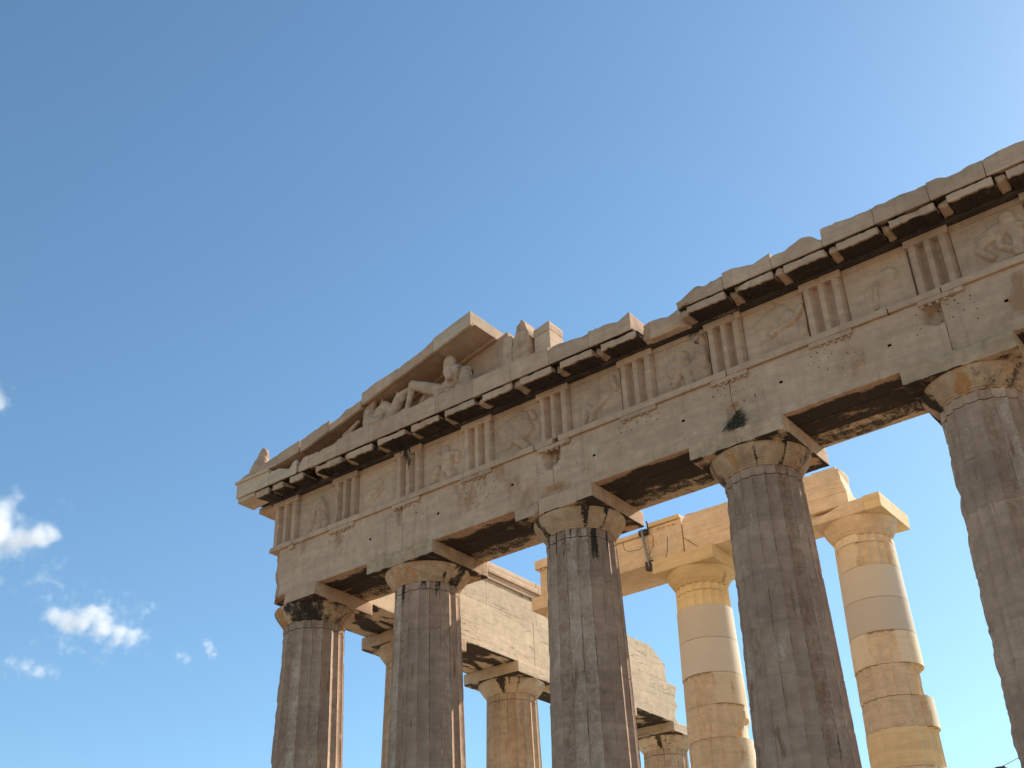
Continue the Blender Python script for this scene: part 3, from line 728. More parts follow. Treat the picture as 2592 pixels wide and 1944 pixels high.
for k, (a, b) in enumerate(MU):
    c = (a+b)/2
    if c < -.3 or 10.5 < c < 11.6: continue
    if .6 < c < 1.1: a, b = a+.1, b-.25
    o = owner(c, CB)
    if o: mutule(a, b, o, k*1.9, keep=rh.choice([.35, .6, .9, 1.]), ch=rh.choice([.03, .05, .07]), yfr=-1.495+rh.uniform(-.008, .03))
for (a0, b0), (a1, b1) in zip(MU[:-1], MU[1:]):      # what is left of the stone between the mutules
    c = (b0+a1)/2
    if c < .2 or 10.4 < c < 11.7 or a1-b0 < .1: continue
    o = owner(c, CB)
    if o: block('mutule_stub', (b0+.02, -1.42+rh.uniform(0, .15), 13.10), (a1-.02, -.96, 13.26), MAT['front'], o, res=.04, chip=.09, th=-.2, r0=.015, cf=5, crust=.75, rust=.8, pale=.2, wf=3, amp=.02)
mutule(-.86, -.40, CB[0][2], 90, ch=.02); mutule(-.28, .12, CB[1][2], 91, ch=.08, keep=.3)
# where the cornice has broken away: a rough stump
block('cornice_stump', (10.58, -1.16, 13.06), (11.70, .5, 13.50), MAT['front'], FE, res=.05, ry=.12, chip=.2, th=-.15, cf=2.2, r0=.03, amp=.03, rust=.5, pale=.5, seed=12)
block('cornice_stump', (11.62, -1.28, 13.12), (11.86, -.6, 13.40), MAT['front'], FE, res=.05, chip=.12, th=-.2, amp=.03, seed=14)
# flank cornice returning along the left side
FLK = empty('flank_entablature', (0, 9, 10.43), 'sunlit cracked marble courses above the left flank columns, broken off at the far end', 'entablature')
for (a, b) in ((-.95, .2), (.2, 1.3), (1.3, 2.4), (2.4, 3.5), (3.5, 4.6)):
    o = block('cornice_block', (-1.60, max(a, -.9) if a > -.9 else YC+1.06, ZC0), (-.5, b-.004, 13.66), MAT['front'], FLK, res=.1, chip=.05)
for yc in (-.33, .75, 1.8, 2.9):
    P, F = stone((-1.56, yc-.40, 13.06), (-.96, yc+.40, 13.215), res=.08, r0=.005, chip=.03, seed=yc*3)
    mkobj('mutule', P, F, MAT['front'], FLK, noisewear(P, .4, .4, .2, 1.5, yc))
P, F = stone((-1.56, -1.46, 13.10), (-.93, -.93, 13.235), res=.08, r0=.004, chip=.01, seed=4)
P[:, 2] += .08*np.clip(P[:, 0]+1.5, 0, .5)
mkobj('corner_soffit', P, F, MAT['clean'], CB[0][2], noisewear(P, .1, .1, .2, 1, 3))

# ---------------------------------------------------------------- flank entablature (inner face lit by the sun)
FX = .885
YJ = [.90, 3.69, 7.96, 12.28, 16.34]
def rough_end(P):
    y = P[:, 1]; t = sst(15.3, 16.34, y)
    n = fbm(P*np.array([1.3, 0, 2.2])+4, 4)
    P = P.copy(); P[:, 1] -= t*np.clip(.22+.5*n+.25*np.clip(P[:, 2]-11.2, 0, 1)*0, 0, .6); return P
for b in range(4):
    y0, y1 = YJ[b]+.004, YJ[b+1]-.004
    for xa, xb in ((-.885, -.30), (-.295, .29), (.30, FX)):
        block('architrave_block', (xa, y0 if b or xa > -.8 else y0, ZA+.002), (xb, y1, 11.76), MAT['flank'], FLK, res=.09, rz=.09, chip=.06, th=.2, rust=.25, pale=.3,
              deform=rough_end if b == 3 else None,
              wearfn=(lambda P, w, s=b*3+xa: (w.__setitem__((P[:, 2] < ZA+.03, 0), sst(-.15, .1, fbm(P*np.array([2.2, .8, 1])+s, 4)+.12*(1 if xa < .2 else -.2))[P[:, 2] < ZA+.03]), w)[1]))
yy = [.90, 3.1, 5.75, 8.15, 10.5, 12.9]
for a, b in zip(yy[:-1], yy[1:]):
    block('wall_block', (.05, a+.003, 11.765), (FX-.012, b-.003, 12.56), MAT['flank'], FLK, res=.1, chip=.03, th=.25, rust=.2, pale=.3)
    block('wall_moulding', (.05, a+.003, 12.57), (FX+.04, b-.003, 12.74), MAT['clean'], FLK, res=.1, chip=.03, th=.2, rust=.2)
    block('wall_moulding', (.05, a+.003, 12.745), (FX+.10, b-.003, 12.90), MAT['clean'], FLK, res=.1, chip=.03, th=.2, rust=.2)
    block('wall_cornice', (-.1, a+.003, 12.905), (FX+.02, b-.003, 13.12), MAT['clean'], FLK, res=.09, chip=.09, th=0., rust=.5)
def slope_end(P):
    P = P.copy(); y = P[:, 1]; z = P[:, 2]; t = sst(11.9, 12.85, z)
    lim = 15.62+.08*fbm(P*np.array([1, 0, 2.5])+8, 3)
    P[:, 1] = np.where(y > lim, lim, y)
    top = 12.84+.06*fbm(np.stack([y*3, P[:, 0]*2, 0*y], 1), 3)-.44*sst(14.6, 15.65, y)
    P[:, 2] = np.minimum(z, top); return P
block('wall_block', (.05, 12.905, 11.765), (FX-.012, 15.75, 12.9), MAT['flank'], FLK, res=.07, chip=.08, th=.1, deform=slope_end, rust=.2, pale=.2)
block('frieze_backing', (-.87, -.60, ZT1), (.04, 15.4, 13.04), MAT['front'], FLK, res=.3, chip=.06)

# ---------------------------------------------------------------- inner porch beam
IA = empty('inner_architrave', (8, PY, 10.91), 'warm cream beam across the inner porch columns, cracked and strapped with a metal bar, broken at the right', 'beam')
Y0, Y1 = 4.60, 6.0
ZI = HC+PDZ+.003
def cut_left(P):
    P = P.copy(); t = (P[:, 2] > 11.70); return P
block('beam_block', (3.62, Y0, ZI), (6.98, Y1, 11.70), MAT['inner'], IA, res=.08, ry=.14, chip=.03, th=.2, rust=.5, pale=.3)
block('beam_block', (6.985, Y0, ZI), (7.955, Y1, 11.86), MAT['inner'], IA, res=.07, ry=.14, chip=.04, th=.15, rust=.5, pale=.4)
def rightpiece(P):
    P = P.copy(); x = P[:, 0]; t = sst(11.2, 11.7, P[:, 2])
    top = .05*fbm(np.stack([x*1.3, P[:, 1]*1.2, 0*x], 1)+6, 4)-.10*sst(11.0, 11.9, x)-.14*sst(8.15, 7.98, x)
    P[:, 2] += t*top
    e = sst(12.0, 12.25, x); P[:, 0] += e*(.07*fbm(P*3.3, 3)-.05*t); return P
block('beam_block', (7.985, Y0, ZI), (12.24, 5.15, 11.22), MAT['inner'], IA, res=.07, ry=.12, chip=.02, th=.2, rust=.3, pale=.9)
block('beam_block', (7.985, Y0+.004, 11.224), (12.20, 5.12, 11.92), MAT['inner'], IA, res=.06, ry=.1, chip=.07, th=.1, rust=.5, pale=.3, deform=rightpiece)
block('beam_block', (7.985, 5.17, ZI), (11.3, Y1, 11.8), MAT['inner'], IA, res=.1, chip=.05, rust=.5)
block('beam_block', (11.35, 4.95, 11.80), (11.95, 5.5, 12.08), MAT['inner'], IA, res=.06, chip=.06, th=0, rust=.5)
for (a, b, z0, z1, c) in ((3.50, 4.7, 11.705, 11.95, .02), (4.72, 6.05, 11.705, 11.84, .06), (6.07, 6.97, 11.705, 11.82, .08), (7.02, 7.95, 11.865, 11.97, .01)):
    block('beam_fillet', (a, Y0-.07, z0), (b, Y0+.6, z1), MAT['inner'] if c > .015 else MAT['newm'], IA, res=.07, ry=.2, chip=c, th=-.05, rust=.4)
Vl = []; Fl = []
for s in range(22):
    x = 3.62+s*.15 if s < 8 else 7.3+(s-8)*.15
    if s >= 12: break
    b0 = len(Vl)
    for zz, q in ((11.69 if s < 8 else 11.80, 1), (11.64 if s < 8 else 11.75, 1.1)):
        for t in range(8): Vl.append((x+.035*q*math.cos(t*math.pi/4), Y0-.02+.035*q*math.sin(t*math.pi/4), zz))
    for t in range(8): Fl.append((b0+8+t, b0+8+(t+1) % 8, b0+(t+1) % 8, b0+t))
    Fl.append(tuple(b0+8+t for t in range(8))[::-1])
mkobj('guttae', Vl, Fl, MAT['inner'], IA)
def tube(name, pts, r, mat, parent=None, n=8, taper=None):
    V = []; F = []; pts = [Vector(p) for p in pts]
    for i, p in enumerate(pts):
        d = (pts[min(i+1, len(pts)-1)]-pts[max(i-1, 0)]).normalized(); a = d.orthogonal().normalized(); b = d.cross(a)
        rr = r*(taper[i] if taper else 1)
        for k in range(n): q = p+(a*math.cos(k*2*math.pi/n)+b*math.sin(k*2*math.pi/n))*rr; V.append(tuple(q))
    for i in range(len(pts)-1):
        for k in range(n): F.append((i*n+k, i*n+(k+1) % n, (i+1)*n+(k+1) % n, (i+1)*n+k))
    F.append(tuple(range(n-1, -1, -1))); F.append(tuple((len(pts)-1)*n+k for k in range(n)))
    return mkobj(name, V, F, mat, parent)
# cracks in the beam: thin dark tubes along its face
for pts in ([(6.25, 11.72), (6.28, 11.5), (6.40, 11.42), (6.72, 11.38), (6.85, 11.45), (6.90, 11.66)], [(6.95, 11.80), (7.14, 11.62), (7.12, 11.35), (6.98, 11.18), (6.9, 11.16)], [(7.55, 11.5), (7.5, 11.1), (7.42, 10.92)], [(7.97, 11.35), (8.35, 10.98)]):
    tube('crack', [(x, Y0-.001, z) for x, z in pts], .007, MAT['hole'], IA, 5)
br = empty('metal_brace', (6.95, Y0-.08, 10.9), 'grey metal bar strapped upright on the cream inner beam', 'brace')
tube('bar', [(6.88, Y0-.09, 11.84), (6.93, Y0-.10, 11.4), (7.01, Y0-.09, 10.80)], .035, MAT['metal'], br)
block('clamp', (6.78, Y0-.10, 11.70), (7.02, Y0+.05, 11.84), MAT['rusty'], br, res=.05, chip=.03)
block('clamp', (6.90, Y0-.12, 10.72), (7.12, Y0+.05, 10.96), MAT['rusty'], br, res=.05, chip=.05, th=-.1)
tube('hook', [(7.04, Y0-.05, 11.70), (7.05, Y0-.07, 11.95), (7.00, Y0-.02, 12.06)], .02, MAT['rusty'], br)

# ---------------------------------------------------------------- pediment
PD = empty('pediment', (3, -.8, 13.70), 'left remnant of the sloping gable over the front cornice, ending in a clean cut', 'pediment')
SL = math.tan(R(14.3))
def rk(x): return 14.73+(x-2.81)*SL
def raking(x0, x1, zoff, th, mat, seed, chip=.05, tb=.1, yb=-.12, topn=.03, yfr=YC, crisp=False):
    P, F = stone((x0+.003, yfr, -th), (x1-.003, yb, 0), res=.07, ry=.12, r0=.005, chip=chip, th=tb, seed=seed, amp=.004 if crisp else .008)
    P0 = P.copy(); w = noisewear(P0, .1, .4 if not crisp else .1, .3, 1.2, seed)
    if topn: P[:, 2] -= topn*sst(-th*.5, 0, P0[:, 2])*(1.1*broken(P0[:, 0]+.3*P0[:, 1], seed, .3)+.4*broken(P0[:, 0]-.4*P0[:, 1], seed+2, .1))
    # undercut soffit, corona hanging in front
    bt = P0[:, 2] < -th+.05; P[:, 2] += bt*sst(yfr+.10, yfr+.16, P0[:, 1])*.10
    P[:, 2] += rk(P[:, 0])+zoff
    return mkobj('raking_cornice_block', P, F, mat, PD, w, sharp=16)
raking(5.125, 6.30, 0, .385, MAT['clean'], 71, chip=.008, tb=.4, topn=0, crisp=True)
raking(3.97, 5.12, -.02, .36, MAT['front'], 72, topn=.10)
raking(2.82, 3.965, -.01, .36, MAT['front'], 73, topn=.08)
raking(1.72, 2.80, -.10, .34, MAT['front'], 74, topn=.12, chip=.08)
raking(.72, 1.715, -.05, .36, MAT['front'], 75, topn=.10, chip=.10)
# corner raking piece with its moulded lip, lower and pale, filling the gable's foot
def corner_piece(P):
    P = P.copy(); t = np.clip((P[:, 2]-13.705)/.25, 0, 1)
    lo = 13.705+np.clip(P[:, 0]+.25, 0, 2)*SL*.55; hi = 13.84+(P[:, 0]+1.25)*.172*1.0
    P[:, 2] = lo+(np.maximum(hi, lo+.05)-lo)*t; return P
block('raking_cornice_block', (-1.42, YC+.015, 13.705), (.66, -.2, 13.955), MAT['front'], PD, res=.06, ry=.15, chip=.05, th=.1, deform=corner_piece, rust=.4, pale=.6, r0=.006)
block('sima_lip', (-1.46, YC-.02, 13.702), (-.10, YC+.012, 13.76), MAT['clean'], PD, res=.06, chip=.02, rust=.2)
def tymp(P):
    P = P.copy(); t = (P[:, 2]-13.70)/1.0; P[:, 2] = 13.69+t*(rk(P[:, 0])-.30-13.69); return P
for (a, b) in ((.6, 2.2), (2.205, 3.75), (3.755, 5.3), (5.305, 6.62)):
    block('tympanum', (a, -.50, 13.70), (b, .2, 14.70), MAT['front'], PD, res=.08, ry=.3, chip=.02, th=.3, deform=tymp, rust=.45, pale=.3)
def bedm(P):
    P = P.copy(); P[:, 2] += rk(P[:, 0])-.36; return P
block('bed_moulding', (.9, -.62, 0.0), (6.32, -.50, .07), MAT['front'], PD, res=.1, chip=.01, deform=bedm)

# ---------------------------------------------------------------- carved figures: blended volumes, remeshed into one skin each
def ball(V, F, c, r, ax=None, n=10):
    b = len(V); c = np.array(c); rr = np.array(r if hasattr(r, '__len__') else (r, r, r))
    for i in range(n+1):
        a = math.pi*i/n
        for j in range(2*n):
            t = math.pi*j/n; p = np.array([math.sin(a)*math.cos(t), math.sin(a)*math.sin(t), math.cos(a)])*rr
            if ax is not None: p = ax@p
            V.append(tuple(c+p))
    for i in range(n):
        for j in range(2*n):
            j2 = (j+1) % (2*n); F.append((b+i*2*n+j, b+(i+1)*2*n+j, b+(i+1)*2*n+j2, b+i*2*n+j2))
def limb(V, F, p, q, r0, r1, n=7):
    p, q = np.array(p, float), np.array(q, float); L = np.linalg.norm(q-p); k = max(2, int(L/(min(r0, r1)*.5)))
    for i in range(k+1):
        t = i/k; ball(V, F, p+(q-p)*t, r0+(r1-r0)*t, n=n)
def skinned(name, V, F, mat, parent, vox=.022, smooth=4, rough=.012, wear=(.3, .2, .4), seed=0):
    me = bpy.data.meshes.new('t'); me.from_pydata(V, [], F); o = bpy.data.objects.new('t', me); COL.objects.link(o)
    md = o.modifiers.new('r', 'REMESH'); md.mode = 'VOXEL'; md.voxel_size = vox
    ms = o.modifiers.new('s', 'SMOOTH'); ms.iterations = smooth; ms.factor = .5
    dg = bpy.context.evaluated_depsgraph_get(); e = o.evaluated_get(dg); m2 = bpy.data.meshes.new_from_object(e)
    P = np.zeros(len(m2.vertices)*3); m2.vertices.foreach_get('co', P); P = P.reshape(-1, 3); N = np.zeros(len(m2.vertices)*3); m2.vertices.foreach_get('normal', N); N = N.reshape(-1, 3)
    Fs = [tuple(p.vertices) for p in m2.polygons]
    bpy.data.objects.remove(o); bpy.data.meshes.remove(me); bpy.data.meshes.remove(m2)
    P = P+N*(rough*fbm(P*5+seed, 3)+rough*.6*fbm(P*14+seed, 2))[:, None]
    return mkobj(name, P, Fs, mat, parent, noisewear(P, *wear, 2.5, seed), sharp=60)
ZG = 13.70
# reclining nude figure on a draped rock, facing the corner, near knee raised
t = empty('reclining_statue', (5.0, -1.1, ZG), 'headed marble figure reclining on a rock in the gable, knees raised towards the left corner', 'statue')
V, F = [], []
hd = np.array([5.35, -1.12, 14.74])
ball(V, F, hd, (.165, .145, .185)); ball(V, F, hd+[-.06, 0, -.12], (.12, .105, .11))          # skull, jaw
ball(V, F, hd+[-.175, -.01, -.04], (.03, .028, .045), n=6); ball(V, F, hd+[-.16, 0, -.13], (.03, .045, .022), n=6)   # nose, mouth
ball(V, F, hd+[-.135, -.06, .0], (.025, .035, .02), n=6); ball(V, F, hd+[-.135, .06, .0], (.025, .035, .02), n=6)  # brows
ball(V, F, hd+[.02, .145, -.02], (.03, .022, .05), n=6); ball(V, F, hd+[.02, -.145, -.02], (.03, .022, .05), n=6)
limb(V, F, hd+[.05, 0, -.10], (5.50, -1.12, 14.46), .095, .12)
limb(V, F, (5.46, -1.30, 14.36), (5.70, -.94, 14.40), .15, .17)      # shoulders
limb(V, F, (5.55, -1.14, 14.32), (5.44, -1.14, 14.06), .25, .21)     # chest
limb(V, F, (5.76, -1.08, 14.26), (5.80, -1.08, 13.98), .19, .20)     # rounded back
limb(V, F, (5.44, -1.14, 14.06), (5.18, -1.14, 13.94), .20, .22)     # belly to hips
limb(V, F, (5.48, -1.36, 14.36), (5.56, -1.44, 14.10), .12, .09)     # near arm, broken above the elbow
limb(V, F, (5.72, -.90, 14.36), (5.84, -.86, 14.02), .12, .09)
limb(V, F, (5.14, -1.24, 13.98), (4.28, -1.24, 14.48), .17, .12); limb(V, F, (4.28, -1.24, 14.48), (4.14, -1.26, 13.92), .115, .07); limb(V, F, (4.14, -1.26, 13.88), (3.98, -1.28, 13.84), .06, .05)
limb(V, F, (5.12, -.96, 13.98), (4.50, -.95, 14.26), .165, .12); limb(V, F, (4.50, -.95, 14.26), (4.18, -.97, 13.86), .11, .07)
skinned('body', V, F, MAT['sculpt'], t, vox=.018, smooth=2, rough=.022, wear=(.7, .3, .5), seed=1)
V, F = [], []
for (x, y, z, rx, ry_, rz_) in ((5.75, -1.1, 13.80, .22, .3, .16), (5.3, -1.15, 13.80, .42, .32, .13), (4.9, -1.1, 13.78, .4, .3, .13), (5.6, -.9, 13.9, .25, .2, .22), (4.5, -1.05, 13.75, .3, .25, .08)): ball(V, F, (x, y, z), (rx, ry_, rz_))
skinned('draped_rock', V, F, MAT['sculpt'], t, vox=.03, smooth=2, rough=.03, seed=2)
# two horse heads and the driver rising at their left
def horse(px, py, s, label, up, seed):
    h = empty('horse_head', (px, py, ZG), label, 'horse statue', 'horse heads in the gable')
    V, F = [], []
    def A(x, z, y=0): return (px+x*s, py+y*s, ZG+z*s)
    limb(V, F, A(-.32, .05), A(-.10, .45), .24*s, .19*s); limb(V, F, A(-.10, .45), A(.04, .62+up*.15), .19*s, .15*s)     # neck
    limb(V, F, A(.04, .62+up*.15), A(.24, .50+up*.38), .15*s, .11*s); limb(V, F, A(.24, .50+up*.38), A(.38, .38+up*.55), .11*s, .085*s)   # head to muzzle
    ball(V, F, A(.13, .50+up*.22), (.13*s, .09*s, .12*s))                   # cheek
    limb(V, F, A(-.02, .74+up*.14, -.06), A(-.05, .86+up*.14, -.07), .04*s, .018*s, 5); limb(V, F, A(-.02, .74+up*.14, .06), A(-.05, .86+up*.14, .07), .04*s, .018*s, 5)
    for k in range(6): limb(V, F, A(-.30+k*.045, .28+k*.085+up*.02), A(-.36+k*.045, .36+k*.085+up*.02), .05*s, .035*s, 5)  # mane
    limb(V, F, A(-.36, -.02), A(.05, .02), .2*s, .13*s)
    return skinned('head', V, F, MAT['sculpt'], h, vox=.022, smooth=3, rough=.014, seed=seed)
horse(3.28, -1.15, 1.0, 'rounded marble horse head drooping in the gable, left of the raised one', -.25, 5)
horse(3.72, -1.12, .92, 'marble horse head with muzzle raised, next to the knees of the reclining figure', .85, 6)
h = empty('broken_statue', (2.85, -1.2, ZG), 'broken upright marble horse neck with a stump on top, leftmost of the horses', 'statue')
V, F = [], []
limb(V, F, (2.95, -1.2, 13.75), (2.86, -1.2, 14.25), .26, .19); limb(V, F, (2.86, -1.2, 14.25), (2.97, -1.25, 14.62), .16, .10); limb(V, F, (2.97, -1.25, 14.6), (2.98, -1.25, 14.80), .09, .07); limb(V, F, (2.9, -1.3, 13.9), (3.3, -1.3, 13.85), .16, .12)
skinned('neck', V, F, MAT['sculpt'], h, vox=.025, smooth=2, rough=.025, seed=7)
h = empty('driver_statue', (2.2, -1.15, ZG), 'low marble arms and shoulder of a driver rising at the left corner of the gable', 'statue')
V, F = [], []
limb(V, F, (1.7, -1.1, 13.74), (2.2, -1.15, 13.86), .14, .13); limb(V, F, (2.0, -1.2, 13.9), (2.52, -1.28, 14.10), .085, .05); limb(V, F, (2.2, -1.0, 13.85), (2.72, -1.15, 13.92), .08, .05); limb(V, F, (2.3, -1.25, 13.78), (2.85, -1.3, 13.76), .12, .10)
skinned('torso', V, F, MAT['sculpt'], h, vox=.022, smooth=2, rough=.015, seed=8)
# broken draped torso and the squared pier beside it
h = empty('broken_torso', (7.0, -.6, ZG), 'rough broken draped torso standing upright on the cornice beside the squared pier', 'statue')
def torso_shape(P):
    P = P.copy(); x, y, z = P.T; t = np.clip((z-14.3)/1.05, 0, 1)
    cut = np.interp(x, [6.98, 7.06, 7.14, 7.24, 7.31, 7.40], [14.90, 15.16, 15.32, 15.36, 15.20, 14.92])
    P[:, 2] = np.where(z > 14.3, 14.3+(cut-14.3)*t, z)
    g = .05*np.abs(np.sin(x*26+z*1.5))*(y < -.7)+.05*sst(0, .4, fbm(P*np.array([5, 4, 1.2]), 3))*(y < -.6)
    P[:, 1] += g+.10*t*(y < -.6); return P
block('torso', (6.99, -.88, 13.70), (7.40, -.30, 15.36), MAT['sculpt'], h, res=.035, ry=.1, chip=.07, th=-.1, r0=.02, amp=.02, cf=3.5, deform=torso_shape, crust=.3, rust=.6, pale=.6, seed=44)
block('drapery', (6.60, -.80, 13.70), (6.965, -.30, 15.02), MAT['sculpt'], h, res=.04, ry=.1, chip=.13, th=-.2, r0=.02, amp=.04, cf=3, crust=.4, rust=.7, pale=.5, seed=47)
h = empty('squared_pier', (7.7, -.6, ZG), 'short squared pale pier on the cornice with a mortared cap, right of the broken torso', 'pier')
def pierd(P):
    P = P.copy(); P[:, 2] += sst(14.5, 15.0, P[:, 2])*(P[:, 0]-7.9)*.22; return P
block('pier', (7.46, -.60, 13.70), (7.90, -.05, 14.87), MAT['clean'], h, res=.08, chip=.03, deform=pierd, rust=.2)
block('cap', (7.45, -.61, 14.875), (7.905, -.05, 15.10), MAT['clean'], h, res=.07, chip=.05, th=.1, deform=pierd, rust=.3)
# corner ornament stump
h = empty('corner_ornament', (-.9, -1.3, 13.8), 'small broken upright ornament stump on the far left corner of the gable', 'ornament')
V, F = [], []
limb(V, F, (-1.0, -1.34, 13.80), (-.92, -1.34, 14.05), .24, .20); limb(V, F, (-.92, -1.34, 14.05), (-.86, -1.32, 14.40), .20, .12); limb(V, F, (-.80, -1.30, 13.85), (-.62, -1.28, 13.95), .15, .10)
skinned('ornament', V, F, MAT['front'], h, vox=.028, smooth=1, rough=.04, seed=10)

# ---------------------------------------------------------------- dry shrub rooted in the beam joint
sh = empty('shrub', (12.3, -.9, 10.62), 'small dry green shrub growing from a crack in the front beam above the fourth column', 'plant')
rs = random.Random(3); V, F = [], []; LV, LF = [], []
for k in range(90):
    a = rs.uniform(-2.6, .9); L = rs.uniform(.12, .34); b = Vector((12.27+rs.uniform(-.06, .1), -.86, 10.66+rs.uniform(-.03, .1)))
    d = Vector((math.cos(a)*.8, -rs.uniform(.25, .8), math.sin(a)*.75)).normalized(); pts = [b+d*L*t+Vector((0, 0, -.25*L*t*t)) for t in (0, .5, 1)]
    for i in range(2):
        p, q = pts[i], pts[i+1]; o_ = (q-p).normalized().orthogonal()*.004; n0 = len(V); o2 = (q-p).normalized().cross(o_)
        V += [tuple(p+o_), tuple(p-o_*.5+o2*.8), tuple(p-o_*.5-o2*.8), tuple(q+o_), tuple(q-o_*.5+o2*.8), tuple(q-o_*.5-o2*.8)]
        F += [(n0, n0+1, n0+4, n0+3), (n0+1, n0+2, n0+5, n0+4), (n0+2, n0, n0+3, n0+5)]
    for j in range(12):
        t = rs.uniform(.3, 1); p = b+d*L*t+Vector((0, 0, -.25*L*t*t)); n0 = len(LV)
        u = Vector((rs.uniform(-1, 1), rs.uniform(-1, 1), rs.uniform(-1, 1))).normalized(); v = u.orthogonal().normalized()
        ll, ww = rs.uniform(.02, .045), rs.uniform(.006, .012)
        LV += [tuple(p), tuple(p+u*ll*.5+v*ww), tuple(p+u*ll), tuple(p+u*ll*.5-v*ww)]; LF.append((n0, n0+1, n0+2, n0+3))
mkobj('twigs', V, F, MAT['twig'], sh, smooth=False); mkobj('leaves', LV, LF, MAT['leaf'], sh, smooth=False)

# ---------------------------------------------------------------- clouds: real volumes about 1.5 km away
def ray(u, v):
    d = CF+CR*((u-1296)/FPX)-CU*((v-972)/FPX); return d/np.linalg.norm(d)
def cloud(label, lobes, dist, dens, seed, thr=.0):
    us = [l[0] for l in lobes]; vs = [l[1] for l in lobes]
    ctr = Vector((CP+ray((min(us)+max(us))/2, (min(vs)+max(vs))/2)*dist).tolist())
    M = bpy.data.materials.new('cloud_vapour'); M.use_nodes = True; t = M.node_tree; t.nodes.clear(); L = t.links.new
    out = nd(t, 'ShaderNodeOutputMaterial'); pv = nd(t, 'ShaderNodeVolumePrincipled'); L(pv.outputs[0], out.inputs['Volume'])
    pv.inputs['Color'].default_value = (.97, .97, .97, 1); pv.inputs['Anisotropy'].default_value = .2
    tc = nd(t, 'ShaderNodeTexCoord'); src = tc.outputs['Object']
    fld = None; pts = []
    for (u, v, r) in lobes:
        p = Vector((CP+ray(u, v)*dist).tolist())-ctr; rm = r*1.12*dist/FPX; pts.append((p, rm))
        ds = nd(t, 'ShaderNodeVectorMath', operation='DISTANCE'); L(src, ds.inputs[0]); ds.inputs[1].default_value = p
        mr = nd(t, 'ShaderNodeMapRange'); mr.inputs[1].default_value = 0; mr.inputs[2].default_value = rm*1.35; mr.inputs[3].default_value = 1; mr.inputs[4].default_value = 0
        L(ds.outputs['Value'], mr.inputs[0])
        if fld is None: fld = mr.outputs[0]
        else:
            mx = nd(t, 'ShaderNodeMath', operation='SMOOTH_MAX'); mx.inputs[2].default_value = .45; L(fld, mx.inputs[0]); L(mr.outputs[0], mx.inputs[1]); fld = mx.outputs[0]
    rm = max(p[1] for p in pts)
    nz = nd(t, 'ShaderNodeTexNoise'); nz.inputs['Scale'].default_value = 1.25/rm; nz.inputs['Detail'].default_value = 9; nz.inputs['Roughness'].default_value = .62
    mpp = nd(t, 'ShaderNodeMapping'); mpp.inputs['Location'].default_value = (seed*31, seed*17, 0); L(src, mpp.inputs[0]); L(mpp.outputs[0], nz.inputs['Vector'])
    a = nd(t, 'ShaderNodeMath', operation='MULTIPLY_ADD'); L(nz.outputs[0], a.inputs[0]); a.inputs[1].default_value = 2.15; a.inputs[2].default_value = -1.40-thr
    b = nd(t, 'ShaderNodeMath', operation='ADD'); L(a.outputs[0], b.inputs[0]); L(fld, b.inputs[1])
    c = nd(t, 'ShaderNodeMapRange'); c.interpolation_type = 'SMOOTHSTEP'; c.inputs[1].default_value = 0; c.inputs[2].default_value = .75; c.inputs[3].default_value = 0; c.inputs[4].default_value = dens; L(b.outputs[0], c.inputs[0])
    L(c.outputs[0], pv.inputs['Density'])
    lo = np.min([np.array(p)-r*1.35 for p, r in pts], 0); hi = np.max([np.array(p)+r*1.35 for p, r in pts], 0)
    bm = bmesh.new(); bmesh.ops.create_cube(bm, size=1)
    for v in bm.verts: v.co = Vector(((lo+hi)/2+np.array(v.co)*(hi-lo)).tolist())
    me = bpy.data.meshes.new('cloud'); bm.to_mesh(me); bm.free(); me.materials.append(M)
    o = bpy.data.objects.new('cloud', me); COL.objects.link(o); o.location = ctr
    return tag(o, label, 'cloud', 'white clouds in the lower left sky')
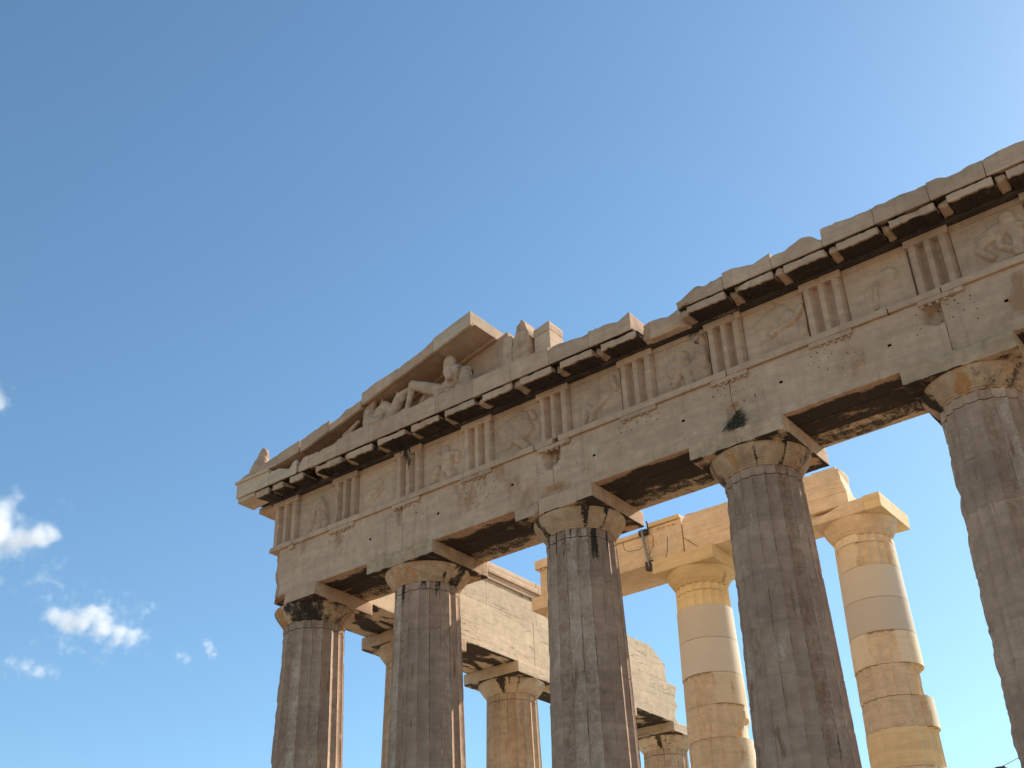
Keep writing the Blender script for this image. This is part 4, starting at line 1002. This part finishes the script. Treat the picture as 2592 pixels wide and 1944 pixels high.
cloud('compact white cloud low in the sky, left of the corner column', [(135, 1562, 26), (172, 1578, 32), (215, 1568, 40), (252, 1560, 38), (268, 1588, 38), (305, 1602, 30), (335, 1613, 27)], 1500, .06, 1)
cloud('large bright cloud cut by the left edge of the picture', [(-60, 1350, 80), (0, 1360, 60), (50, 1370, 45), (100, 1362, 36), (130, 1350, 30), (10, 1310, 36)], 1600, .05, 2)
cloud('wisp of cloud at the left edge, highest of the clouds', [(-25, 1000, 40), (5, 1020, 26)], 1700, .03, 3, .03)
cloud('thin white streak of cloud nearest the corner column', [(524, 1630, 14), (532, 1645, 15), (542, 1658, 11)], 1500, .06, 4)
cloud('tiny faint puff of cloud between the compact cloud and the thin streak', [(455, 1660, 14), (472, 1668, 15)], 1500, .03, 6)
cloud('faint low streak of cloud under the compact one', [(30, 1680, 18), (65, 1688, 22), (100, 1698, 22), (135, 1705, 16)], 1500, .035, 5)

# ---------------------------------------------------------------- far inside the temple: top of a restoration crane
cp = CP+ray(2531, 1946)*50
cr = empty('crane', (cp[0], cp[1], 0.72), 'dark top of a machine with a thin cable, far behind, low beside the nearest column', 'crane')
for dx in (-.2, .25):
    for dy in (-.35, .35): tube('mast_leg', [(cp[0]+dx, cp[1]+dy, .71), (cp[0]+dx, cp[1]+dy, cp[2]-.1)], .05, MAT['rusty'], cr, 6)
for k in range(6):
    z = .9+k*1.45; tube('brace', [(cp[0]-.2, cp[1]-.36, z), (cp[0]+.25, cp[1]-.36, z+1.4)], .03, MAT['rusty'], cr, 6)
block('head', (cp[0]-.24, cp[1]-.4, cp[2]-.16), (cp[0]+.30, cp[1]+.4, cp[2]-.01), MAT['rusty'], cr, res=.08, chip=.06, rust=0, pale=0)
block('winch', (cp[0]-.10, cp[1]-.2, cp[2]-.012), (cp[0]+.12, cp[1]+.2, cp[2]+.05), MAT['metal'], cr, res=.06, chip=.03, rust=0, pale=0)
tube('cable', [(cp[0], cp[1], cp[2]+.04), (cp[0]+.9, cp[1]+.1, cp[2]+.34)], .012, MAT['metal'], cr, 6)
